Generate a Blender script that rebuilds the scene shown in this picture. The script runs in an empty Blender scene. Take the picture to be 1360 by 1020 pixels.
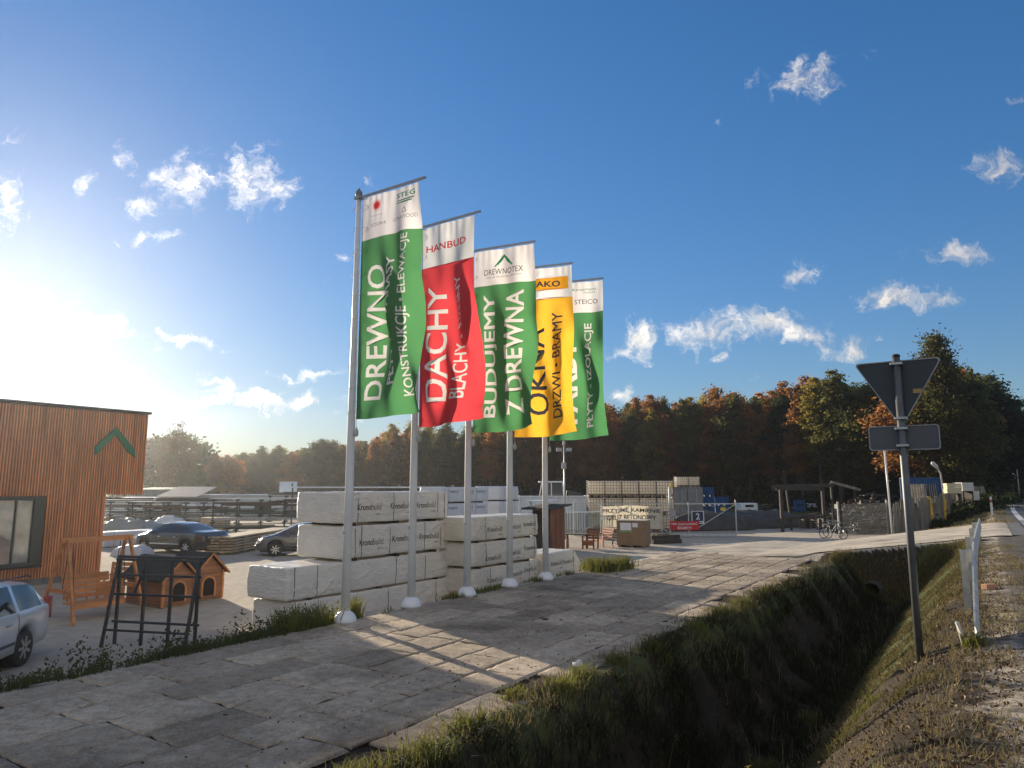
import bpy, bmesh, math, random
import numpy as np
from mathutils import Vector, Matrix, noise as mnoise
R = math.radians
rnd = random.Random(7)
rng = np.random.default_rng(7)
scene = bpy.context.scene
COL = scene.collection

# ------------------------------------------------------------------ camera, sky, sun, exposure
F_PX, PITCH, EYE = 940.0, math.atan(138 / 940), 1.6
cam_d = bpy.data.cameras.new('camera'); cam = bpy.data.objects.new('camera', cam_d); COL.objects.link(cam)
cam.location = (0, 0, EYE); cam.rotation_euler = (R(90) + PITCH, 0, 0)
cam_d.sensor_width = 36; cam_d.lens = 36 * F_PX / 1360; cam_d.clip_end = 5000; cam_d.clip_start = 0.05
scene.camera = cam
SUN_EL, SUN_AZ = R(13.0), R(37.2)          # azimuth measured to the left of +Y
sun_d = bpy.data.lights.new('sun', 'SUN'); sun = bpy.data.objects.new('sun', sun_d); COL.objects.link(sun)
sun_d.energy = 5.0; sun_d.angle = R(0.53); sun_d.color = (1.0, 0.86, 0.66)
sv = Vector((-math.sin(SUN_AZ) * math.cos(SUN_EL), math.cos(SUN_AZ) * math.cos(SUN_EL), math.sin(SUN_EL)))
sun.rotation_euler = sv.to_track_quat('Z', 'Y').to_euler()
scene.view_settings.view_transform = 'Standard'; scene.view_settings.look = 'None'
scene.view_settings.exposure = 0.78; scene.view_settings.gamma = 1
scene.cycles.use_denoising = True
scene.cycles.max_bounces = 8; scene.cycles.transparent_max_bounces = 8
scene.cycles.volume_bounces = 1

W = bpy.data.worlds.new('World'); scene.world = W; W.use_nodes = True
wn, wl = W.node_tree.nodes, W.node_tree.links
wn.clear()
def nd(nodes, t, **kw):
    n = nodes.new(t)
    for k, v in kw.items(): setattr(n, k, v)
    return n
def build_world():
    out = nd(wn, 'ShaderNodeOutputWorld'); bg = nd(wn, 'ShaderNodeBackground')
    bg.inputs['Strength'].default_value = 0.09
    sky = nd(wn, 'ShaderNodeTexSky', sky_type='NISHITA', sun_disc=False, sun_elevation=SUN_EL,
             sun_rotation=-SUN_AZ, altitude=50, air_density=1.0, dust_density=0.04, ozone_density=3.4)
    tc = nd(wn, 'ShaderNodeTexCoord')
    sep = nd(wn, 'ShaderNodeSeparateXYZ'); wl.new(tc.outputs['Generated'], sep.inputs[0])
    def M(op, a, b=None, c=None, clamp=False):
        n = nd(wn, 'ShaderNodeMath', operation=op, use_clamp=clamp)
        for i, v in enumerate((a, b, c)):
            if v is None: continue
            if isinstance(v, (int, float)): n.inputs[i].default_value = v
            else: wl.new(v, n.inputs[i])
        return n.outputs[0]
    ymax = M('MAXIMUM', sep.outputs['Y'], 0.02)
    comb = nd(wn, 'ShaderNodeCombineXYZ')
    wl.new(M('DIVIDE', sep.outputs['X'], ymax), comb.inputs[0]); wl.new(M('DIVIDE', sep.outputs['Z'], ymax), comb.inputs[1])
    nz = nd(wn, 'ShaderNodeTexNoise'); nz.inputs['Scale'].default_value = 16; nz.inputs['Detail'].default_value = 7; nz.inputs['Roughness'].default_value = 0.62
    wl.new(comb.outputs[0], nz.inputs['Vector'])
    wv = nd(wn, 'ShaderNodeVectorMath', operation='MULTIPLY_ADD')
    wl.new(nz.outputs['Color'], wv.inputs[0]); wv.inputs[1].default_value = (0.10, 0.075, 0); wv.inputs[2].default_value = (-0.05, -0.0375, 0)
    warp = nd(wn, 'ShaderNodeVectorMath', operation='ADD'); wl.new(comb.outputs[0], warp.inputs[0]); wl.new(wv.outputs[0], warp.inputs[1])
    C, S = math.cos(PITCH), math.sin(PITCH)
    def gn(px, py):     # direction on the sky as (x/y, z/y)
        u = (px - 680) / F_PX; v = (510 - py) / F_PX
        fw = C - v * S; return u / fw, (S + v * C) / fw
    clouds = [(245,242,50,40,-20,1),(195,272,34,17,0,.85),(332,240,42,48,15,1),(372,252,30,30,30,.85),(168,212,15,32,20,.6),(108,243,24,24,0,.5),
              (195,312,45,11,4,.7),(8,265,30,45,0,.8),(30,185,16,14,0,.35),(120,430,92,13,-13,.95),(245,450,55,8,-16,.7),(355,528,108,15,-3,1),(300,536,66,11,0,.8),
              (410,495,66,8,3,.8),(275,506,30,8,-10,.6),(452,346,12,10,0,.55),(492,245,14,12,0,.55),(60,400,60,6,-5,.5),(440,370,10,7,0,.4),(500,548,120,5,1,.35),
              (846,446,36,34,0,1.1),(822,466,24,15,0,.7),(945,442,58,28,8,1.1),(1012,428,48,24,-4,1.1),(1062,450,52,18,-28,.85),(1098,446,18,18,30,.7),
              (1135,462,36,18,5,1),(1183,396,54,27,6,1),(1238,395,25,20,25,.85),(1060,367,27,19,25,.9),(1270,338,40,21,-8,.9),(1325,222,36,28,20,.85),
              (1068,105,52,30,14,.85),(1000,108,11,22,-18,.5),(960,480,8,10,0,.75),(955,166,6,7,0,.4),(825,526,20,11,0,.8),(1212,326,22,8,0,.3),(862,482,12,6,0,.45),
              (1145,75,14,16,0,.28),(1345,130,13,8,0,.35),(1000,500,18,7,0,.25),(1150,480,20,6,0,.2)]
    acc = None
    for (px, py, rx, ry, rot, st) in clouds:
        a, b = gn(px, py)
        mp = nd(wn, 'ShaderNodeMapping', vector_type='TEXTURE')
        mp.inputs['Location'].default_value = (a, b, 0); mp.inputs['Rotation'].default_value = (0, 0, R(rot))
        mp.inputs['Scale'].default_value = (rx / F_PX * 1.25, ry / F_PX * 1.25, 1)
        wl.new(warp.outputs[0], mp.inputs['Vector'])
        ln = nd(wn, 'ShaderNodeVectorMath', operation='LENGTH'); wl.new(mp.outputs[0], ln.inputs[0])
        v = M('MULTIPLY_ADD', ln.outputs['Value'], -st, st)
        acc = v if acc is None else M('MAXIMUM', acc, v)
    n2 = nd(wn, 'ShaderNodeTexNoise'); n2.inputs['Scale'].default_value = 30; n2.inputs['Detail'].default_value = 9; n2.inputs['Roughness'].default_value = 0.70; n2.inputs['Distortion'].default_value = 0.5
    wl.new(warp.outputs[0], n2.inputs['Vector'])
    dens = M('ADD', acc, M('MULTIPLY_ADD', n2.outputs['Fac'], 2.6, -1.42))
    mr = nd(wn, 'ShaderNodeMapRange', interpolation_type='SMOOTHSTEP'); wl.new(dens, mr.inputs[0])
    mr.inputs[1].default_value = 0.0; mr.inputs[2].default_value = 1.15
    mask0 = M('MULTIPLY', mr.outputs[0], 0.92)
    front = M('GREATER_THAN', sep.outputs['Y'], 0.03)
    mask = M('MULTIPLY', mask0, front)
    # cloud brightness: nearer the sun brighter, thick parts a little greyer
    dp = nd(wn, 'ShaderNodeVectorMath', operation='DOT_PRODUCT'); wl.new(tc.outputs['Generated'], dp.inputs[0]); dp.inputs[1].default_value = sv
    br = nd(wn, 'ShaderNodeMapRange'); wl.new(dp.outputs['Value'], br.inputs[0]); br.inputs[1].default_value = 0.3; br.inputs[2].default_value = 1.0; br.inputs[3].default_value = 4.6; br.inputs[4].default_value = 9.5
    shade = M('MULTIPLY', br.outputs[0], M('MULTIPLY_ADD', n2.outputs['Fac'], 1.5, 0.25))
    cc = nd(wn, 'ShaderNodeVectorMath', operation='SCALE'); cc.inputs[0].default_value = (1.0, 0.93, 0.84); wl.new(shade, cc.inputs['Scale'])
    mix = nd(wn, 'ShaderNodeMix', data_type='RGBA'); wl.new(mask, mix.inputs['Factor'])
    hs = nd(wn, 'ShaderNodeHueSaturation'); hs.inputs['Saturation'].default_value = 1.2; wl.new(sky.outputs[0], hs.inputs['Color']); tint = nd(wn, 'ShaderNodeVectorMath', operation='MULTIPLY'); wl.new(hs.outputs[0], tint.inputs[0]); tint.inputs[1].default_value = (1.04, .90, .93); lum = nd(wn, 'ShaderNodeVectorMath', operation='DOT_PRODUCT'); wl.new(tint.outputs[0], lum.inputs[0]); lum.inputs[1].default_value = (.35, .45, .2)
    dv = nd(wn, 'ShaderNodeVectorMath', operation='SCALE'); wl.new(tint.outputs[0], dv.inputs[0]); wl.new(M('DIVIDE', 1.0, M('MULTIPLY_ADD', lum.outputs['Value'], .17, .72)), dv.inputs['Scale']); wl.new(dv.outputs[0], mix.inputs['A']); wl.new(cc.outputs[0], mix.inputs['B'])
    n3 = nd(wn, 'ShaderNodeTexNoise'); n3.inputs['Scale'].default_value = 2.6; n3.inputs['Detail'].default_value = 6; wl.new(tc.outputs['Generated'], n3.inputs['Vector'])  # unseen bright clouds behind the camera, added as fill light for shaded sides
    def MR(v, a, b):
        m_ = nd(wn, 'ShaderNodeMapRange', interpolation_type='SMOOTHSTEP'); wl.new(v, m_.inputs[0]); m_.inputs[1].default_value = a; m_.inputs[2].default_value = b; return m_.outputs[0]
    fill_mask = M('MULTIPLY', M('MULTIPLY', MR(n3.outputs['Fac'], .40, .62), MR(M('MULTIPLY', sep.outputs['Y'], -1.0), .0, .3)), MR(sep.outputs['Z'], .06, .25))
    mix2 = nd(wn, 'ShaderNodeMix', data_type='RGBA'); wl.new(M('MULTIPLY', fill_mask, .95), mix2.inputs['Factor']); wl.new(mix.outputs['Result'], mix2.inputs['A']); mix2.inputs['B'].default_value = (6.6, 6.1, 5.5, 1)
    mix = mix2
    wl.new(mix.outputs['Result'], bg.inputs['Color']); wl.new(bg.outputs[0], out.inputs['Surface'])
build_world()

# ------------------------------------------------------------------ frame of the site: s along the road, n to its right
ES, EN = (0.553, 0.833), (0.833, -0.553)
TH = math.atan2(ES[1], ES[0])               # local x -> along the road, local -y -> towards the road
def P(s, n, z=0.0): return Vector((s * ES[0] + n * EN[0], s * ES[1] + n * EN[1], z))
def SN(x, y): return x * ES[0] + y * ES[1], x * EN[0] + y * EN[1]
def at(px, py, z):
    u = (px - 680) / F_PX; v = (510 - py) / F_PX
    C, S = math.cos(PITCH), math.sin(PITCH)
    t = (z - EYE) / (S + v * C)
    return Vector((u * t, (C - v * S) * t, z))
def atY(px, py, Y):
    u = (px - 680) / F_PX; v = (510 - py) / F_PX
    C, S = math.cos(PITCH), math.sin(PITCH)
    t = Y / (C - v * S)
    return Vector((u * t, Y, EYE + (S + v * C) * t))
def fb(x, y, z=0.0, oct=4): return mnoise.fractal((x, y, z), 1.0, 2.0, oct)

# ------------------------------------------------------------------ materials
MATS = {}
def mat(name, col, rough=0.7, var=0.2, scale=4.0, bump=0.15, bscale=30.0, metallic=0.0, transl=0.0, coat=0.0, col2=None, stretch=(1, 1, 1), spec=0.5, rnd_obj=0.0):
    if name in MATS: return MATS[name]
    m = bpy.data.materials.new(name); m.use_nodes = True
    N, L = m.node_tree.nodes, m.node_tree.links
    b = N['Principled BSDF']
    tc = nd(N, 'ShaderNodeTexCoord'); mp = nd(N, 'ShaderNodeMapping'); L.new(tc.outputs['Object'], mp.inputs[0]); mp.inputs['Scale'].default_value = stretch
    nz = nd(N, 'ShaderNodeTexNoise'); nz.inputs['Scale'].default_value = scale; nz.inputs['Detail'].default_value = 6; nz.inputs['Roughness'].default_value = .62; L.new(mp.outputs[0], nz.inputs['Vector'])
    rp = nd(N, 'ShaderNodeValToRGB'); L.new(nz.outputs['Fac'], rp.inputs[0])
    c2 = col2 or tuple(max(0, c * (1 - 2 * var)) for c in col)
    rp.color_ramp.elements[0].position = .3; rp.color_ramp.elements[1].position = .7
    rp.color_ramp.elements[0].color = (*c2, 1)
    rp.color_ramp.elements[1].color = (*(tuple(min(1, c * (1 + var * .6)) for c in col) if not col2 else col), 1)
    cs = rp.outputs[0]
    if rnd_obj:
        oi = nd(N, 'ShaderNodeObjectInfo'); hs = nd(N, 'ShaderNodeHueSaturation')
        mr = nd(N, 'ShaderNodeMapRange'); L.new(oi.outputs['Random'], mr.inputs[0]); mr.inputs[3].default_value = 1 - rnd_obj; mr.inputs[4].default_value = 1 + rnd_obj
        L.new(mr.outputs[0], hs.inputs['Value']); L.new(cs, hs.inputs['Color']); cs = hs.outputs[0]
    L.new(cs, b.inputs['Base Color'])
    b.inputs['Roughness'].default_value = rough; b.inputs['Metallic'].default_value = metallic
    b.inputs['Specular IOR Level'].default_value = spec
    if coat: b.inputs['Coat Weight'].default_value = coat; b.inputs['Coat Roughness'].default_value = .05
    if bump:
        n2 = nd(N, 'ShaderNodeTexNoise'); n2.inputs['Scale'].default_value = bscale; n2.inputs['Detail'].default_value = 4; L.new(mp.outputs[0], n2.inputs['Vector'])
        bp = nd(N, 'ShaderNodeBump'); bp.inputs['Strength'].default_value = bump; bp.inputs['Distance'].default_value = .02
        L.new(n2.outputs['Fac'], bp.inputs['Height']); L.new(bp.outputs[0], b.inputs['Normal'])
    if transl:
        out = N['Material Output']; tr = nd(N, 'ShaderNodeBsdfTranslucent'); L.new(cs, tr.inputs[0])
        mx = nd(N, 'ShaderNodeMixShader'); mx.inputs[0].default_value = transl
        L.new(b.outputs[0], mx.inputs[1]); L.new(tr.outputs[0], mx.inputs[2]); L.new(mx.outputs[0], out.inputs[0])
    MATS[name] = m
    return m
STEEL = mat('galvanised steel', (.5, .51, .5), .42, .15, 8, .05, 60, .75)
WHITE_METAL = mat('white painted aluminium', (.74, .73, .71), .38, .06, 3, .02, 80)
DARK_STEEL = mat('dark painted steel', (.028, .032, .036), .5, .2, 8, .05, 60)
BLACK = mat('black rubber', (.02, .02, .021), .75, .2, 10, .1, 60)
WOOD_DARK = mat('old dark timber', (.06, .048, .04), .85, .3, 6, .3, 20, stretch=(1, 1, .15))
WOOD_GREY = mat('weathered grey boards', (.2, .18, .155), .85, .3, 5, .3, 25, stretch=(1, 1, .15), rnd_obj=.25)
WOOD_RED = mat('red brown stained wood', (.30, .105, .045), .6, .25, 5, .15, 25, stretch=(.2, 1, 1))
WOOD_ORANGE = mat('orange stained pine', (.58, .235, .08), .55, .22, 5, .12, 25, stretch=(.2, 1, 1))
WOOD_PINE = mat('fresh sawn planks', (.46, .36, .24), .75, .22, 4, .15, 25, stretch=(.1, 1, 1))
ROOF_FELT = mat('dark roofing felt', (.045, .05, .047), .9, .25, 10, .3, 80)
WHITE_SHEET = mat('white corrugated sheet', (.62, .66, .7), .45, .1, 1.5, .03, 30)
GREY_SHEET = mat('grey painted sheet steel', (.20, .21, .215), .5, .2, 1.5, .05, 30)
BLUE = mat('blue plastic', (.008, .065, .20), .75, .15, 3, .03, 30)
PLASTIC_W = mat('milky plastic tank', (.88, .82, .72), .45, .06, 2, .02, 30, transl=.62)
PALLET = mat('pallet wood', (.25, .19, .13), .85, .25, 6, .2, 30)
GLASS = mat('dark car glass', (.014, .018, .02), .04, .05, 2, 0, 10, spec=.8)
CHROME = mat('bright alloy', (.6, .6, .6), .3, .1, 5, 0, 10, .9)
INK = mat('black print', (.02, .02, .022), .7, .1, 5, 0)
WHITE_INK = mat('white print', (.78, .77, .74), .6, .05, 5, 0, transl=.25)

# ------------------------------------------------------------------ mesh builder
class MB:
    def __init__(s): s.v = []; s.f = []
    def add(s, vs, fs, M=None):
        o = len(s.v)
        s.v += [tuple(M @ Vector(v)) if M is not None else tuple(v) for v in vs]
        s.f += [tuple(i + o for i in f) for f in fs]; return s
    def box(s, c, d, M=None, rz=0.0):
        x, y, z = (k / 2 for k in d)
        vs = [(-x,-y,-z),(x,-y,-z),(x,y,-z),(-x,y,-z),(-x,-y,z),(x,-y,z),(x,y,z),(-x,y,z)]
        T = Matrix.Translation(c) @ Matrix.Rotation(rz, 4, 'Z')
        if M is not None: T = M @ T
        return s.add(vs, [(0,3,2,1),(4,5,6,7),(0,1,5,4),(1,2,6,5),(2,3,7,6),(3,0,4,7)], T)
    def bar(s, a, b, w, h=None, up=(0, 0, 1)):
        a, b = Vector(a), Vector(b); h = h or w
        d = (b - a); L = d.length; d.normalize(); u = Vector(up)
        if abs(d.dot(u)) > .98: u = Vector((0, 1, 0))
        x = d.cross(u).normalized(); y = x.cross(d).normalized()
        vs = []
        for p in (a, b):
            for (i, j) in ((-1,-1),(1,-1),(1,1),(-1,1)): vs.append(p + x * (i * w / 2) + y * (j * h / 2))
        return s.add(vs, [(0,1,2,3),(7,6,5,4),(0,4,5,1),(1,5,6,2),(2,6,7,3),(3,7,4,0)])
    def tube(s, pts, rs, k=10, caps=True):
        pts = [Vector(p) for p in pts]
        if not hasattr(rs, '__len__'): rs = [rs] * len(pts)
        vs = []; fs = []; prev = None
        for i, p in enumerate(pts):
            d = (pts[min(i + 1, len(pts) - 1)] - pts[max(i - 1, 0)]).normalized()
            if prev is None: u = d.orthogonal().normalized()
            else: u = (prev - d * prev.dot(d)).normalized()
            prev = u; w = d.cross(u)
            for j in range(k):
                a = 2 * math.pi * j / k; vs.append(p + (u * math.cos(a) + w * math.sin(a)) * rs[i])
        for i in range(len(pts) - 1):
            for j in range(k):
                fs.append((i*k+j, i*k+(j+1)%k, (i+1)*k+(j+1)%k, (i+1)*k+j))
        if caps: fs += [tuple(reversed(range(k))), tuple(range((len(pts)-1)*k, len(pts)*k))]
        return s.add(vs, fs)
    def lathe(s, prof, k=20, c=(0, 0, 0), M=None):
        vs = []; fs = []
        for (r, z) in prof:
            for j in range(k):
                a = 2 * math.pi * j / k; vs.append((c[0] + r * math.cos(a), c[1] + r * math.sin(a), c[2] + z))
        for i in range(len(prof) - 1):
            for j in range(k): fs.append((i*k+j, i*k+(j+1)%k, (i+1)*k+(j+1)%k, (i+1)*k+j))
        fs += [tuple(reversed(range(k))), tuple(range((len(prof)-1)*k, len(prof)*k))]
        return s.add(vs, fs, M)
    def prism(s, poly, d, M=None):      # polygon in xz, extruded by d along y (centred)
        n = len(poly)
        vs = [(x, -d/2, z) for x, z in poly] + [(x, d/2, z) for x, z in poly]
        fs = [tuple(range(n)), tuple(reversed(range(n, 2*n)))] + [(i, i+n, (i+1)%n+n, (i+1)%n) for i in range(n)]
        return s.add(vs, fs, M)
    def build(s, name, m, parent=None, smooth=False, bevel=0.0, loc=None, rz=0.0):
        me = bpy.data.meshes.new(name); me.from_pydata([tuple(v) for v in s.v], [], s.f); me.materials.append(m)
        if smooth: me.shade_smooth()
        o = bpy.data.objects.new(name, me); COL.objects.link(o)
        if parent is not None: o.parent = parent
        if loc is not None: o.location = loc
        o.rotation_euler.z = rz
        if bevel:
            b = o.modifiers.new('bevel', 'BEVEL'); b.width = bevel; b.segments = 2; b.limit_method = 'ANGLE'
        return o
def np_mesh(name, V, Fq, m, parent=None, smooth=False, k=4):
    V = np.asarray(V, np.float32); Fq = np.asarray(Fq, np.int32)
    me = bpy.data.meshes.new(name); me.vertices.add(len(V)); me.vertices.foreach_set('co', V.ravel())
    n = len(Fq); me.loops.add(n * k); me.loops.foreach_set('vertex_index', Fq.ravel())
    me.polygons.add(n); me.polygons.foreach_set('loop_start', np.arange(0, n * k, k, dtype=np.int32))
    me.update(calc_edges=True); me.validate()
    me.materials.append(m)
    if smooth: me.shade_smooth()
    o = bpy.data.objects.new(name, me); COL.objects.link(o)
    if parent is not None: o.parent = parent
    return o
def thing(name, label, cat, loc=(0, 0, 0), rz=0.0, group=None):
    o = bpy.data.objects.new(name, None); COL.objects.link(o); o.empty_display_size = .2
    o.location = loc; o.rotation_euler = (0, 0, rz)
    return tag(o, label, cat, group)
def tag(o, label, cat, group=None, kind=None):
    if label: o['label'] = label
    if cat: o['category'] = cat
    if group: o['group'] = group
    if kind: o['kind'] = kind
    return o
def struct(o): o['kind'] = 'structure'; return o
def stuff(o, label=None, cat=None):
    o['kind'] = 'stuff'; return tag(o, label, cat)
def dup(root, loc, rz, label=None, group=None, scale=None):
    r = root.copy(); COL.objects.link(r); r.location = loc; r.rotation_euler = (0, 0, rz)
    if scale: r.scale = scale if hasattr(scale, '__len__') else (scale,) * 3
    if label: r['label'] = label
    if group: r['group'] = group
    for ch in list(root.children):
        c = ch.copy(); COL.objects.link(c); c.parent = r
        for g in list(ch.children):
            d = g.copy(); COL.objects.link(d); d.parent = c
    return r

# lettering: outline text turned into a flat mesh, fitted into a box, cut fine enough to follow a surface
def text_pts(body, length, height, bold=0.0, cell=0.0):
    cu = bpy.data.curves.new('lettering', 'FONT'); cu.body = body; cu.offset = bold; cu.resolution_u = 3
    o = bpy.data.objects.new('lettering', cu); COL.objects.link(o)
    me = bpy.data.meshes.new_from_object(o.evaluated_get(bpy.context.evaluated_depsgraph_get()))
    bpy.data.objects.remove(o); bpy.data.curves.remove(cu)
    bm = bmesh.new(); bm.from_mesh(me); bpy.data.meshes.remove(me)
    bmesh.ops.remove_doubles(bm, verts=bm.verts, dist=1e-5)
    xs = [v.co.x for v in bm.verts]; ys = [v.co.y for v in bm.verts]
    x0, x1, y0, y1 = min(xs), max(xs), min(ys), max(ys)
    for v in bm.verts:
        v.co.x = ((v.co.x - x0) / (x1 - x0) - .5) * length; v.co.y = ((v.co.y - y0) / (y1 - y0) - .5) * height
    if cell:
        for ax, ext in ((0, length), (1, height)):
            k = int(ext / cell)
            for i in range(1, k + 1):
                co = [0, 0, 0]; no = [0, 0, 0]; co[ax] = -ext / 2 + ext * i / (k + 1); no[ax] = 1
                bmesh.ops.bisect_plane(bm, geom=bm.verts[:] + bm.edges[:] + bm.faces[:], plane_co=co, plane_no=no)
    bm.verts.index_update()
    V = [(v.co.x, v.co.y) for v in bm.verts]; Fc = [tuple(v.index for v in f.verts) for f in bm.faces]
    bm.free(); return V, Fc
def lettering(body, length, height, fn, m, parent, bold=0.0, cell=0.0, name='lettering'):
    V, Fc = text_pts(body, length, height, bold, cell)
    b = MB(); b.add([fn(x, y) for x, y in V], Fc); return b.build(name, m, parent)

# ------------------------------------------------------------------ terrain
def sm(a, b, x):
    t = np.clip((x - a) / (b - a), 0, 1); return t * t * (3 - 2 * t)
K = 0.807        # the forecourt slabs lie nearer the eye level than the yard
def KP(s, n, z): return P(s * K, n * K, EYE + (z - EYE) * K)
PROF = ([-14.0, -12.2, -10.9, -9.75, -4.5, -4.25, -3.98, -3.7, -3.4, -3.0, -2.5, -2.3, -0.75, -0.35, 0.3, 3000],
        [-1.5, -1.48, -1.15, -.738, -.738, -.69, -.72, -1.22, -1.75, -2.05, -2.08, -1.86, -0.30, -0.09, -0.01, -0.01])
FARP = ([-14.0, -7.0, -3.2, -0.8, 0.2, 3000], [-1.5, -1.3, -1.1, -.35, -.01, -.01])
def road_edge(s): return 1.1 + 0.00037 * np.maximum(0, s - 45) ** 2
def H(s, n):
    s = np.asarray(s, float); n = np.asarray(n, float)
    nn = n - (road_edge(s) - 1.1) * sm(-3, 0.5, n)
    a = np.interp(nn, *PROF)
    zl = np.interp(s, [23, 43], [-.742, -1.32])
    w1 = np.clip((n + 12.2) / 2.4, 0, 1); w2 = np.clip((n + 7.5) / 7.7, 0, 1)
    ent = (-1.49 * (1 - w1) + zl * w1) * (1 - w2) + (-.01) * w2
    far = np.interp(nn, *FARP)
    e = sm(25.0, 26.0, s - .65 * (np.clip(n, -4.5, 0) + 4.3)); f = sm(40.5, 44, s)
    z = a * (1 - e) + ent * e
    z = z * (1 - f) + far * f
    return z
def hz(x, y): 
    s, n = SN(x, y); return float(H(s, n))
def ground(v): return Vector((v.x, v.y, hz(v.x, v.y)))

def ground_mat():
    m = bpy.data.materials.new('ground'); m.use_nodes = True
    N, L = m.node_tree.nodes, m.node_tree.links; b = N['Principled BSDF']
    g = nd(N, 'ShaderNodeNewGeometry')
    def noise(sc, det=6, ro=.65):
        n = nd(N, 'ShaderNodeTexNoise'); n.inputs['Scale'].default_value = sc; n.inputs['Detail'].default_value = det; n.inputs['Roughness'].default_value = ro
        L.new(g.outputs['Position'], n.inputs['Vector']); return n.outputs['Fac']
    def ramp(f, c0, c1, p0=.35, p1=.65):
        r = nd(N, 'ShaderNodeValToRGB'); L.new(f, r.inputs[0]); r.color_ramp.elements[0].position = p0; r.color_ramp.elements[1].position = p1
        r.color_ramp.elements[0].color = (*c0, 1); r.color_ramp.elements[1].color = (*c1, 1); return r.outputs[0]
    def mix(f, a, c):
        x = nd(N, 'ShaderNodeMix', data_type='RGBA'); L.new(f, x.inputs['Factor']); L.new(a, x.inputs['A']); L.new(c, x.inputs['B']); return x.outputs['Result']
    def attr(nm):
        a = nd(N, 'ShaderNodeAttribute', attribute_name=nm); return a.outputs['Fac']
    def edge(f, k):     # ragged edge of a surface kind
        n = nd(N, 'ShaderNodeMath', operation='MULTIPLY_ADD'); L.new(k, n.inputs[0]); n.inputs[1].default_value = 1.2; L.new(f, n.inputs[2])
        r = nd(N, 'ShaderNodeMapRange', interpolation_type='SMOOTHSTEP'); L.new(n.outputs[0], r.inputs[0]); r.inputs[1].default_value = .9; r.inputs[2].default_value = 1.25; return r.outputs[0]
    n1, n2, n3 = noise(.35), noise(3.2), noise(22)
    yard = mix(n3, ramp(n1, (.40, .345, .27), (.56, .485, .38)), ramp(n2, (.29, .245, .19), (.52, .45, .36)))
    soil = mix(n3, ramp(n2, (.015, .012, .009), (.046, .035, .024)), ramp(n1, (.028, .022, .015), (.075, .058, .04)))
    grass = mix(n3, ramp(n2, (.035, .05, .014), (.085, .1, .03)), ramp(n1, (.045, .055, .018), (.1, .1, .04)))
    grav = mix(n3, ramp(n2, (.09, .078, .062), (.17, .148, .118)), ramp(n3, (.055, .046, .036), (.24, .21, .175)))
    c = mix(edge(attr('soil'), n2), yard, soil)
    c = mix(edge(attr('turf'), n2), c, grass)
    c = mix(edge(attr('gravel'), n2), c, grav)
    L.new(c, b.inputs['Base Color']); b.inputs['Roughness'].default_value = .95; b.inputs['Specular IOR Level'].default_value = .15
    bp = nd(N, 'ShaderNodeBump'); bp.inputs['Strength'].default_value = .55; bp.inputs['Distance'].default_value = .04
    ad = nd(N, 'ShaderNodeMath', operation='ADD'); L.new(n2, ad.inputs[0]); L.new(n3, ad.inputs[1]); L.new(ad.outputs[0], bp.inputs['Height'])
    L.new(bp.outputs[0], b.inputs['Normal']); return m
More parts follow.
